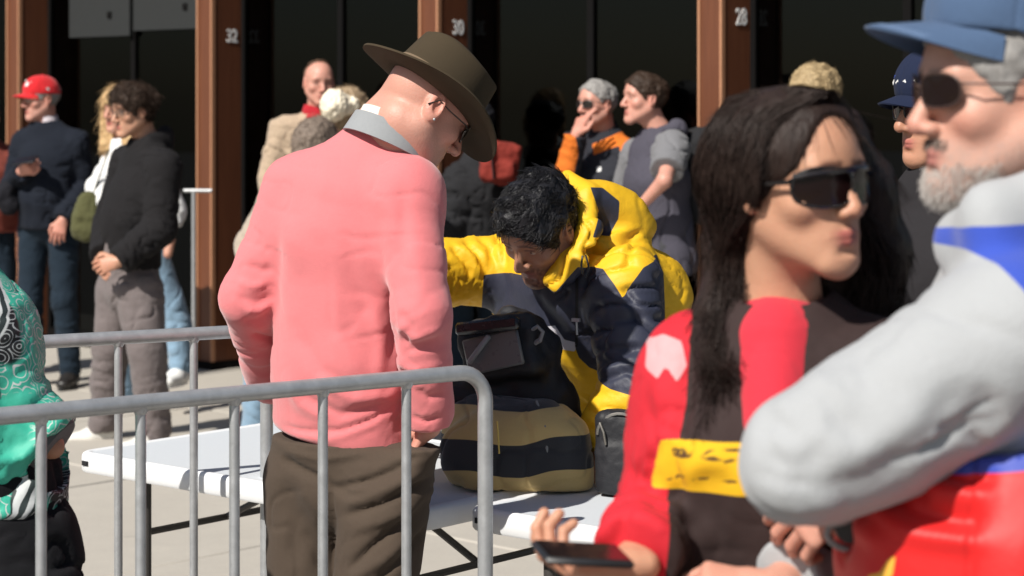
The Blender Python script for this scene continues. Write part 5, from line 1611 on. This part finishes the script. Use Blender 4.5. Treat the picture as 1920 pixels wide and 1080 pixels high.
# ------------------------------------------------------------------ person in the green patterned jacket at the left edge
f = Fig('person in a green paisley jacket and black trousers at the left edge', G(-60, 3.95), 200, 1.70, skin='tan', seed=51)
J = f.J; D = 3.95
J['neck'] = f.px(-150, 450, D); J['head'] = f.px(-150, 250, D)
J['shR'] = f.px(-190, 500, D); J['shL'] = f.px(-100, 640, D + .02); J['chest'] = f.px(-125, 660, D); J['waist'] = f.px(-95, 780, D); J['pelvis'] = f.px(-70, 900, D)
J['elL'] = f.px(-22, 745, D + .0); J['wrL'] = f.px(98, 838, D - .02)
J['elR'] = f.px(-250, 760, D); J['wrR'] = f.px(-200, 900, D - .1)
J['hipL'] = f.px(0, 1010, D); J['hipR'] = f.px(-110, 1010, D); J['knL'] = f.px(85, 1320, D - .05); J['knR'] = f.px(-90, 1320, D)
f.body(h=.01, hf=.006, legs=True)
def paisley():
    m, nt, b, out = nmat('green_paisley')
    tc = nt.nodes.new('ShaderNodeTexCoord')
    g = mixc(nt, noise_(nt, 6, 3), (.03, .36, .25, 1), (.06, .48, .35, 1))
    def vor(scale, feat='F1'):
        v_ = nt.nodes.new('ShaderNodeTexVoronoi'); v_.inputs['Scale'].default_value = scale; v_.feature = feat
        nz = nt.nodes.new('ShaderNodeTexNoise'); nz.inputs['Scale'].default_value = 9; nt.links.new(tc.outputs['Object'], nz.inputs[0])
        ad = nt.nodes.new('ShaderNodeVectorMath'); ad.operation = 'MULTIPLY_ADD'; nt.links.new(nz.outputs['Color'], ad.inputs[0]); ad.inputs[1].default_value = (.07, .07, .07); nt.links.new(tc.outputs['Object'], ad.inputs[2])
        nt.links.new(ad.outputs[0], v_.inputs['Vector']); return v_.outputs['Distance']
    d1 = vor(27)
    r1 = ramp(nt, math_(nt, 'FRACT', math_(nt, 'MULTIPLY', d1, 5.2)), [(0, (0, 0, 0, 1)), (.40, (0, 0, 0, 1)), (.46, (1, 1, 1, 1)), (.62, (1, 1, 1, 1)), (.68, (0, 0, 0, 1))])
    sel = ramp(nt, noise_(nt, 5, 2), [(.0, (0, 0, 0, 1)), (.46, (0, 0, 0, 1)), (.50, (1, 1, 1, 1)), (1, (1, 1, 1, 1))])
    c = mixc(nt, math_(nt, 'MULTIPLY', r1, sel), g, (.55, .57, .56, 1))
    sel2 = ramp(nt, noise_(nt, 4.2, 1), [(.0, (1, 1, 1, 1)), (.37, (1, 1, 1, 1)), (.40, (0, 0, 0, 1)), (1, (0, 0, 0, 1))])
    c = mixc(nt, sel2, c, mixc(nt, r1, (.012, .012, .014, 1), (.45, .47, .47, 1)))
    w = nt.nodes.new('ShaderNodeTexWave'); w.inputs['Scale'].default_value = 22; w.bands_direction = 'DIAGONAL'; nt.links.new(tc.outputs['Object'], w.inputs[0])
    w2 = nt.nodes.new('ShaderNodeTexWave'); w2.inputs['Scale'].default_value = 1.7; w2.bands_direction = 'DIAGONAL'; w2.inputs['Distortion'].default_value = .8; nt.links.new(tc.outputs['Object'], w2.inputs[0])
    bandm = ramp(nt, w2.outputs['Fac'], [(0, (0, 0, 0, 1)), (.86, (0, 0, 0, 1)), (.88, (1, 1, 1, 1)), (1, (1, 1, 1, 1))])
    bars = ramp(nt, w.outputs['Fac'], [(.45, (.5, .52, .52, 1)), (.5, (.02, .03, .03, 1))])
    c = mixc(nt, bandm, c, bars)
    nt.links.new(c, b.inputs['Base Color']); b.inputs['Roughness'].default_value = .6
    bump(nt, b, noise_(nt, 20, 4), .4, .006)
    return m
Mg = paisley()
gs = [([f.px(x, y, D) for x, y in pts], w, am) for pts, w, am in [([(0, 700), (50, 760), (100, 800)], .012, -.014), ([(0, 880), (40, 900), (80, 870)], .012, -.016), ([(10, 560), (50, 640), (70, 720)], .02, .012), ([(-10, 830), (40, 850), (90, 830)], .010, .012), ([(0, 930), (60, 945), (95, 920)], .012, .012)]]
f.top('paisley_jacket', Mg, .032, h=.007, hemz=.86, amp=.007, loose=1.12, strokes=gs, cuff=True)
Mgt = cloth('grey_lining', (.12, .12, .125, 1), kind='x')
w_ = J['wrL']; e_ = J['elL']; u_ = unit(w_ - e_)
MB().tube([w_ - u_ * .035, w_ - u_ * .01, w_ + u_ * .005], [.062, .064, .058], 24).build('cuff', Mgt, f.root)
f.trousers('trousers', cloth('black_joggers', (.010, .010, .012, 1)), .035, h=.009, baggy=1.15, amp=.014); f.shoes(plain('black_leather', (1, 1, 1, 1)), M_bsole, h=.009)
f.hair(HBk, thick=.015, n=200)
# ------------------------------------------------------------------ woman in sunglasses, near
f = Fig('woman with long dark hair, sunglasses and a red and dark brown jacket', G(1460, 2.72), 164, 1.62, skin=(.56, .315, .20), seed=61)
J = f.J
f.world_head(frame((.60, -.80, .0), roll=3)); J['head'] = f.px(1490, 346, 2.70)
J['neck'] = f.px(1462, 590, 2.76)
J['shR'] = f.px(1300, 690, 2.80); J['shL'] = f.px(1660, 700, 2.72); J['chest'] = f.px(1460, 850, 2.76)
J['waist'] = f.px(1450, 1150, 2.78); J['pelvis'] = f.px(1450, 1330, 2.78)
J['elR'] = f.px(1262, 960, 2.80); J['wrR'] = f.px(1180, 1062, 2.60)
J['elL'] = f.px(1700, 1150, 2.7); J['wrL'] = f.px(1600, 1250, 2.5)
for q, x in (('R', 1350), ('L', 1560)):
    J['hip' + q] = f.px(x, 1340, 2.78)
    for n_, z_ in (('kn', .47), ('an', .085)): J[n_ + q] = np.array([J['hip' + q][0], J['hip' + q][1], z_])
f.hS = .955
f.hand = {'R': dict(fd=f.dloc((-.9, -.15, -.02)), pd=f.dloc((.1, .3, .9)), side=1, curl=.55, S=.95)}
f.body(h=.007, hf=.0024, neck_r=.047, face=dict(nose=.82, jaw=.80, chin=.70, ear=.9, cheek=1.0, lip=1.3, brow=.75), cols=dict(lips=(.42, .13, .11), red=.45, brow=(.03, .02, .015)))
Mj = cloth('brown_red_jacket', (.036, .022, .021, 1), rough=.75, kind='x', bs=.25, masks=[('red', (.56, .022, .035, 1)), ('band', (.72, .42, .015, 1)), ('ink', (.10, .05, .02, 1)), ('logo', (.58, .33, .34, 1))])
def arm_mask(P, N):
    A, E, Wr = J['shR'], J['elR'], J['wrR']
    w = (f.Rw @ P.T).T + f.base
    x = 960 + w[:, 0] / w[:, 1] * FPX
    def seg(a, b):
        ab = b - a; t = np.clip(((P - a) @ ab) / (ab @ ab), 0, 1); return np.linalg.norm(P - a - t[:, None] * ab, axis=1)
    K = FPX / 2.7
    return np.maximum(in_poly(w[:, 0], w[:, 2], [((x_ - 960) / K, CAMZ - (y_ - HORY) / K) for x_, y_ in [(1120, 560), (1312, 575), (1298, 640), (1286, 760), (1262, 860), (1245, 960), (1235, 1090), (900, 1090), (900, 900), (1100, 800)]]), -1)
rs_ = np.random.RandomState(4)
ink = []
def inkfn(P, N):
    K = FPX / 2.7; w = (f.Rw @ P.T).T + f.base
    d = np.full(len(P), -1.0)
    X = w[:, 0] * K + 960; Y = (CAMZ - w[:, 2]) * K + HORY
    for (x0, y0, x1, y1) in [(1262, 850, 1300, 842), (1300, 842, 1345, 850), (1345, 850, 1400, 836), (1258, 838, 1290, 832), (1310, 834, 1380, 826), (1250, 895, 1276, 886), (1296, 890, 1320, 884), (1340, 890, 1372, 884), (1385, 888, 1402, 880)]:
        ab = np.array([x1 - x0, y1 - y0], float); t = np.clip(((X - x0) * ab[0] + (Y - y0) * ab[1]) / (ab @ ab), 0, 1)
        d = np.maximum(d, (3.2 - np.hypot(X - x0 - t * ab[0], Y - y0 - t * ab[1])) / K)
    return d
wst = [([f.px(x, y, 2.65) for x, y in p_], w_, a_) for p_, w_, a_ in [([(1240, 700), (1250, 800), (1230, 880)], .012, .006), ([(1300, 650), (1290, 760), (1270, 860)], .008, -.008), ([(1330, 700), (1350, 800), (1340, 900)], .02, .006), ([(1190, 900), (1230, 940), (1290, 930)], .010, -.008)]]
f.top('track_jacket', Mj, .020, h=.0065, sleeve=(.95, .95), hemz=.80, amp=.007, neck=.060, strokes=wst, masks={'red': arm_mask,
      'band': pm2(f, [(1238, 822), (1300, 816), (1432, 812), (1432, 912), (1300, 912), (1222, 914)], 2.7), 'ink': inkfn,
      'logo': pm2(f, [(1222, 650), (1250, 636), (1282, 646), (1290, 690), (1270, 720), (1252, 690), (1235, 715), (1215, 700)], 2.7)})
# red top seen between the jacket fronts
P5 = lambda x, y, d: f.px(x, y, d)
rt = Vol(P5(1462, 700, 2.7) - [.16, .16, .22], P5(1462, 700, 2.7) + [.16, .16, .12], .005)
rt.seg(P5(1462, 640, 2.72), P5(1468, 800, 2.70), (.062, .072), (.055, .098), f.wax(), .02)
rt.seg(J['neck'] - [0, 0, .03], J['neck'] - [0, 0, .005], (.066, .055), (.058, .052), f.wax(), .03)
rt.seg(J['neck'] + [0, 0, .003], J['neck'] + [0, 0, .12], .050, .052, None, .006, 's')
f.cloth('red_top', rt, cloth('red_jersey', (.58, .025, .045, 1), kind='x', bs=.15), [(P5(1462, 600, 2.7), P5(1462, 800, 2.7), .6, 1)], .004)
f.trousers('trousers', MATS['black_joggers'], .012, h=.012); f.shoes(plain('black_leather', (1, 1, 1, 1)), M_bsole, h=.009)
# hair: cap, two falls, and strands combed from the parting
def wh(v, p, S, M):
    v.ell(p(0, -.035, .035), np.array([.077, .093, .091]) * S, M, .02)
    v.chain([P5(1440, 250, 2.76), P5(1418, 330, 2.80), P5(1390, 450, 2.81), P5(1366, 600, 2.76), P5(1362, 740, 2.69)], [(.03, .05), (.038, .055), (.044, .052), (.042, .034), (.020, .018)], f.dloc((1, 0, 0)), .03)
    v.chain([P5(1580, 250, 2.78), P5(1625, 350, 2.82), P5(1635, 470, 2.84), P5(1615, 600, 2.82), P5(1590, 720, 2.74)], [(.03, .05), (.034, .06), (.044, .06), (.046, .04), (.02, .02)], f.dloc((1, 0, 0)), .03)
    v.chain([P5(1490, 330, 2.84), P5(1500, 480, 2.87), P5(1500, 640, 2.87)], [.085, .095, .09], None, .04)
def whs(v, p, S, M):
    v.ell(p(0, .085, -.020), np.array([.060, .078, .112]) * S, M, .012, 's')
    v.ell(p(.035, .075, -.06), np.array([.045, .075, .085]) * S, M, .02, 's')
    v.seg(P5(1462, 620, 2.73), P5(1490, 440, 2.73), .062, .058, None, .01, 's')
Mwh = hair_mat('dark_brown_long_hair', (.013, .008, .0065, 1), (.040, .023, .018, 1), .5, (1, 1, .06))
HBX = f.hair(Mwh, 'long', thick=.006, nz=.003, n=3000, ln=.06, lift=.02, rnd=.10, r=.0006, comb=(0, -.45, -.9), cutc=-.6, cut2=-.9, extra=wh, sub=whs, h=.005, noise_s=26, low=.45)
# long strands lying on that mass
v = Vol(J['head'] - [.25, .25, .45], J['head'] + .2, .006)
rs = np.random.RandomState(9)
C, M, S = J['head'], f.hM, f.hS
hpw = lambda x, y, z: C + S * (M @ np.array([x, y, z]))
paths = []
ns = 4200
for i in range(ns):
    side = 1 if rs.rand() < .55 else -1                 # +1: her right (image left)
    t0 = rs.rand()
    root = hpw(side * rs.uniform(.0, .02), .070 - .17 * t0, .128 - .02 * abs(t0 - .4) + rs.uniform(-.004, .004))
    m1 = hpw(side * rs.uniform(.068, .080), .036 - .12 * t0, .075 + rs.uniform(-.01, .01))
    m2 = hpw(side * rs.uniform(.076, .090), .020 - .12 * t0, .0 + rs.uniform(-.02, .02))
    if side > 0:
        a = P5(1384 + rs.normal(0, 20), 480, 2.735 + rs.uniform(-.01, .10)); b = P5(1362 + rs.normal(0, 24), 640, 2.70 + rs.uniform(-.012, .09)); c_ = P5(1362 + rs.normal(0, 28), 780 + rs.uniform(-90, 70), 2.655 + rs.uniform(-.01, .05))
    else:
        a = P5(1630 + rs.normal(0, 22), 480, 2.76 + rs.uniform(-.01, .10)); b = P5(1630 + rs.normal(0, 30), 610, 2.75 + rs.uniform(-.01, .09)); c_ = P5(1595 + rs.normal(0, 28), 730 + rs.uniform(-90, 60), 2.68 + rs.uniform(-.01, .05))
    K_ = [root, m1, m2, a, b, c_]
    pts = []
    for q in range(5):
        p0, p1, p2, p3 = K_[max(q - 1, 0)], K_[q], K_[q + 1], K_[min(q + 2, 5)]
        for u in (0, .33, .66):
            pts.append(.5 * ((2 * p1) + (-p0 + p2) * u + (2 * p0 - 5 * p1 + 4 * p2 - p3) * u * u + (-p0 + 3 * p1 - 3 * p2 + p3) * u ** 3))
    pts.append(K_[5])
    pts = np.array(pts); ph_ = rs.uniform(0, 6)
    pts += np.linspace(0, 1, 16)[:, None] * .006 * np.sin(np.linspace(0, 9, 16) + ph_)[:, None] * np.array([1, .4, 0])
    paths.append(pts)
paths = np.array(paths)
P_, F_ = strand_mesh(paths, .0008 * np.linspace(1, .12, 16) ** .5)
to_obj('long_strands', P_, F_, Mwh, f.root)
# sunglasses: wide, dark upper bar
Mtint = plain('brown_red_lens', (.008, .003, .003, 1), .10, spec=.35)
g = f.glasses(plain('black_acetate', (.012, .010, .010, 1), .2, coat=.5), Mtint, w=.034, hh=.025, r=.0024, y=.106, z=.002, wrap=.016, templ_r=.0032, big=1.02)
br = MB().tube([hpw(x * .001, .1085 - .016 * 2 * (x * .001 / .06) ** 2, .0235 - .0000015 * x * x) for x in range(-68, 69, 8)], [.003] + [.0045] * 16 + [.003] if False else .0042, 8, flat=1.0)
br.build('brow_bar', MATS['black_acetate'], g)
mb = MB()
for k_, (x, y) in enumerate(((1378, 440), (1405, 432), (1428, 424))): mb.tube([P5(x - 8, y, 2.722), P5(x + 14, y + 8, 2.716)], .0018, 6)
mb.build('hair_clips', plain('pale_clip', (.75, .68, .60, 1), .3, .3), f.root)
ph = empty('phone', W(1092, 1040, 2.50), 0, label='dark phone in the hand of the woman in sunglasses', cat='phone')
MB().box((0, 0, 0), (.036, .055, .0045), frame((-.90, -.25, .10), (.0, -.10, 1)), .005).build('case', M_black, ph)
MB().box(frame((-.90, -.25, .10), (.0, -.10, 1)) @ np.array([0, 0, .0052]), (.032, .050, .0005), frame((-.90, -.25, .10), (.0, -.10, 1))).build('screen', M_lens, ph)

# ------------------------------------------------------------------ bearded man in the blue cap, near right
f = Fig('grey bearded man in a blue cap, grey hoodie and red jersey, near right', G(1935, 2.5), 97, 1.78, skin=(.62, .36, .27), seed=71)
J = f.J
f.world_head(frame((-.975, -.20, -.03))); J['head'] = f.px(1888, 182, 2.5); f.hS = 1.02
J['neck'] = f.px(1945, 425, 2.52)
J['shL'] = f.px(1900, 600, 2.36); J['shR'] = f.px(1890, 590, 2.70); J['chest'] = f.px(1950, 740, 2.53)
J['waist'] = f.px(1930, 1040, 2.47); J['pelvis'] = f.px(1935, 1280, 2.45)
J['elL'] = f.px(1515, 862, 2.32); J['wrL'] = f.px(1592, 915, 2.54)
J['elR'] = f.px(1640, 980, 2.80); J['wrR'] = f.px(1440, 1110, 2.60)
for q, dd_ in (('L', 2.44), ('R', 2.62)):
    J['hip' + q] = f.px(1930, 1330, dd_); J['kn' + q] = np.array([J['hip' + q][0], J['hip' + q][1], .5]); J['an' + q] = np.array([J['hip' + q][0], J['hip' + q][1], .085])
f.hand = {'L': dict(fd=f.dloc((-.55, .25, -.45)), pd=f.dloc((.2, .8, -.4)), side=-1, curl=.4), 'R': dict(fd=f.dloc((-.9, -.15, .12)), pd=f.dloc((.1, .5, -.7)), side=1, curl=.55)}
J['_armr'] = 1.0
arm_ = J.pop('_armr')
f.body(h=.007, hf=.0024, neck_r=.068, face=dict(nose=.97, jaw=1.0, chin=1.05, cheek=.95), cols=dict(stubble=((.42, .34, .30), .55), red=1.0, brow=(.25, .18, .14), lips=(.46, .20, .17)))
# short beard
bv = Vol(J['head'] - .16, J['head'] + .16, .003)
C, M, S = J['head'], f.hM, f.hS
hpm = lambda x, y, z: C + S * (M @ np.array([x, y, z]))
rs = np.random.RandomState(12); roots = []
bp_, bn_ = f.bodyo, None
me = f.bodyo.data; nv = len(me.vertices); co = np.zeros(nv * 3); me.vertices.foreach_get('co', co); co = co.reshape(-1, 3)
no = np.zeros(nv * 3); me.vertices.foreach_get('normal', no); no = no.reshape(-1, 3)
Lh = ((co - C) @ M) / S
w1 = (Lh[:, 2] < -.072) & (Lh[:, 2] > -.128) & (Lh[:, 1] > .035)
w2 = (Lh[:, 2] < -.045) & (Lh[:, 2] > -.055) & (Lh[:, 1] > .075) & (abs(Lh[:, 0]) < .028)
w3 = (Lh[:, 2] < -.035) & (Lh[:, 2] > -.115) & (Lh[:, 1] > -.01) & (Lh[:, 1] <= .05) & (Lh[:, 2] < -.035 - (Lh[:, 1]) * .7)
lipz = (np.abs(Lh[:, 0]) < .024) & (Lh[:, 2] > -.080) & (Lh[:, 1] > .08) & (Lh[:, 2] < -.056)
def tufts(mask, n, ln, r, name, mat, grav=.8):
    ids = np.where(mask & ~lipz)[0]
    if len(ids) == 0: return
    ids = rs.choice(ids, n); p0 = co[ids] + rs.normal(0, .0012, (n, 3)); nn = no[ids]
    d = nn * .55 + M @ np.array([0, .1, -grav]) + rs.normal(0, .25, (n, 3)); d /= np.linalg.norm(d, axis=1)[:, None]
    tt = np.linspace(0, 1, 4); lens = ln * rs.uniform(.5, 1.2, (n, 1, 1))
    pts = p0[:, None] + lens * (tt[None, :, None] * d[:, None]) + (tt ** 2)[None, :, None] * np.array([0, 0, -.15]) * lens
    P, F = strand_mesh(pts, r * np.array([1, 1, .8, .3])); to_obj(name, P, F, mat, f.root)
Mwb = hair_mat('white_beard', (.50, .45, .40, 1), (.75, .70, .66, 1), .6); Mgb = hair_mat('grey_brown_stubble', (.20, .15, .12, 1), (.36, .29, .25, 1), .6)
tufts(w1, 2600, .0085, .00034, 'beard', Mwb); tufts(w2, 350, .006, .0003, 'moustache', Mgb); tufts(w3, 900, .0028, .00022, 'stubble', Mgb)
f.hair(HG, thick=.003, n=900, ln=.008, r=.0003, cut2=-.05, cutc=-.03)
Mcap = cloth('faded_blue_twill', (.062, .105, .19, 1), kind='x', bs=.3, var=.1)
o, p, T = f.cap(Mcap, tilt=9, dz=.036, S2=1.03, bill=.078, billw=.074, curve=4.2, h=.003, billmat=Mcap)
mb = MB()
for row in (.82, .88, .94):
    pts = []
    for i in range(31):
        x = (i / 30 * 2 - 1) * .97; ww = .074
        yb = -.012 + .107 * math.sqrt(max(1 - (x * ww / .0865) ** 2, 0)); w_ = row
        pts.append(p(x * ww, yb + w_ * .078 * max(1 - abs(x) ** 2.4, 0) ** .75, .036 - 4.2 * (x * ww) ** 2 * (.5 + .5 * w_) - w_ * .016 + .0021))
    mb.tube(pts, .0005, 4, False)
mb.build('stitching', plain('blue_stitch', (.16, .24, .38, 1), .8), o)
f.glasses(plain('brown_metal_frame', (.06, .035, .028, 1), .35, .2), Mtint, w=.0275, hh=.019, r=.0015, y=.107, z=.010, wrap=.012, templ_r=.0015)
Mhg = cloth('heather_grey_fleece', (.37, .38, .39, 1), kind='knit', bs=.3, var=.06, sheen=.2, masks=[('strap', (.03, .07, .42, 1))])
def fgx(v, s):
    v.seg(s.px(1905, 640, 2.38), s.px(1625, 800, 2.34), .098, .080, None, .03)
    v.seg(s.px(1625, 800, 2.34), s.px(1512, 862, 2.32), .080, .060, None, .02)
    v.seg(s.px(1476, 822, 2.33), s.px(1470, 888, 2.33), .038, .042, None, .03)
    v.seg(s.px(1700, 850, 2.38), s.px(1530, 905, 2.36), .050, .036, None, .03)
    v.chain([s.px(1800, 455, 2.46), s.px(1860, 420, 2.40), s.px(1960, 400, 2.42)], [(.03, .024), (.042, .030), (.055, .04)], (0, 0, 1), .03)
    v.chain([s.px(1800, 455, 2.46), s.px(1830, 430, 2.6), s.px(1930, 400, 2.64)], [(.03, .024), (.042, .030), (.05, .04)], (0, 0, 1), .03)
F6 = lambda pts, w, am, d=2.2: ([f.px(x, y, d) for x, y in pts], w, am)
fst = [F6([(1775, 835), (1830, 815), (1915, 760)], .006, -.006), F6([(1745, 870), (1800, 850), (1890, 800)], .006, -.007), F6([(1760, 852), (1820, 832), (1900, 780)], .008, .004), F6([(1690, 890), (1760, 868), (1830, 845)], .006, -.004), F6([(1430, 905), (1480, 925), (1540, 928)], .006, -.004), F6([(1660, 640), (1640, 700), (1650, 760)], .010, -.003), F6([(1560, 740), (1585, 800), (1640, 850)], .010, -.003),
       F6([(1480, 930), (1600, 925), (1760, 880)], .020, -.007), F6([(1540, 890), (1680, 860), (1800, 780)], .026, .007), F6([(1640, 900), (1760, 830), (1850, 720)], .018, -.007), F6([(1720, 620), (1650, 670), (1560, 690)], .02, -.005),
       F6([(1790, 880), (1850, 800), (1890, 730)], .016, -.007), F6([(1850, 870), (1885, 820), (1930, 790)], .014, -.008), F6([(1880, 860), (1910, 820), (1940, 800)], .014, .006), F6([(1600, 720), (1540, 780), (1500, 830)], .03, .006), F6([(1440, 800), (1490, 820), (1560, 800)], .016, -.006), F6([(1430, 880), (1500, 890), (1580, 860)], .016, -.006), F6([(1700, 700), (1640, 760), (1600, 850)], .03, -.006)]
mstrap = pm2(f, [(1746, 480), (1798, 450), (1860, 434), (1990, 428), (1990, 640), (1950, 580), (1920, 540), (1890, 502), (1850, 480), (1800, 474)], 2.28)
f.top('hoodie', Mhg, .016, h=.0065, hemz=.82, amp=.0028, neck=.082, sleeve=(.93, .88), cuff=False, extra=fgx, strokes=fst, scale=8, armk=.04, masks={'strap': mstrap})
# jersey over the hoodie
jv = Vol(f.px(1930, 1100, 2.53) - [.34, .34, .42], f.px(1930, 1000, 2.53) + [.34, .34, .42], .0065)
pts, rs2 = f.torso_pts(.046, .034, J['pelvis'] - [0, 0, .12]); jv.chain(pts, rs2, f.wax(), .05)
topy = f.px(1850, 865, 2.33)
jv.cut(f.px(1880, 858, 2.27), f.dloc(unit((-.15, 0, 1))), .006)
def trim(P, N):
    w = (f.Rw @ P.T).T + f.base; q = W(1880, 858, 2.27); n_ = unit((-.15, 0, 1))
    return ((w - q) @ n_) + .026
jst = [F6(*a) for a in [([(1700, 960), (1760, 1010), (1900, 1010)], .010, -.010), ([(1690, 1000), (1760, 1050), (1900, 1050)], .012, .009), ([(1740, 900), (1800, 960), (1920, 960)], .012, .008), ([(1650, 1000), (1680, 1060), (1740, 1090)], .012, .008), ([(1780, 920), (1850, 935), (1920, 925)], .008, -.008)]]
Mred2 = cloth('red_satin', (.62, .010, .010, 1), rough=.52, kind='satin', var=.04, bs=.25, masks=[('trim', (.03, .06, .38, 1)), ('mark', (.8, .42, .05, 1))])
f.cloth('jersey', jv, Mred2, [(J['pelvis'], J['chest'], .55, 1.0)], .016, strokes=jst, scale=9, masks={'trim': trim, 'mark': pm2(f, [(1612, 1075), (1600, 1050), (1622, 1040), (1634, 1012), (1646, 1000), (1640, 1040), (1630, 1060), (1626, 1080)], 2.45)})
f.trousers('trousers', M_jean, .014, h=.012, topz=.9); f.shoes(plain('black_leather', (1, 1, 1, 1)), M_bsole, h=.009)
# small camera hanging on a cord under his sleeve
kc = W(1640, 975, 2.48)
ca = empty('compact_camera', kc, 0, label='small black camera on a cord held under the grey sleeve', cat='camera')
MB().box((0, 0, 0), (.045, .02, .028), rot(20, 0, 10), .008).build('camera_body', M_black, ca)
MB().tube([np.array([-.03, -.02, .0]), np.array([-.035, -.045, -.002])], .017, 16).build('lens_barrel', M_black, ca)
MB().tube([np.array([.05 * math.cos(t) - .01, -.03, -.01 + .022 * math.sin(t)]) for t in np.linspace(2.6, 6.0, 12)], .004, 8).build('wrist_cord', plain('grey_cord', (.3, .28, .28, 1), .7), ca)
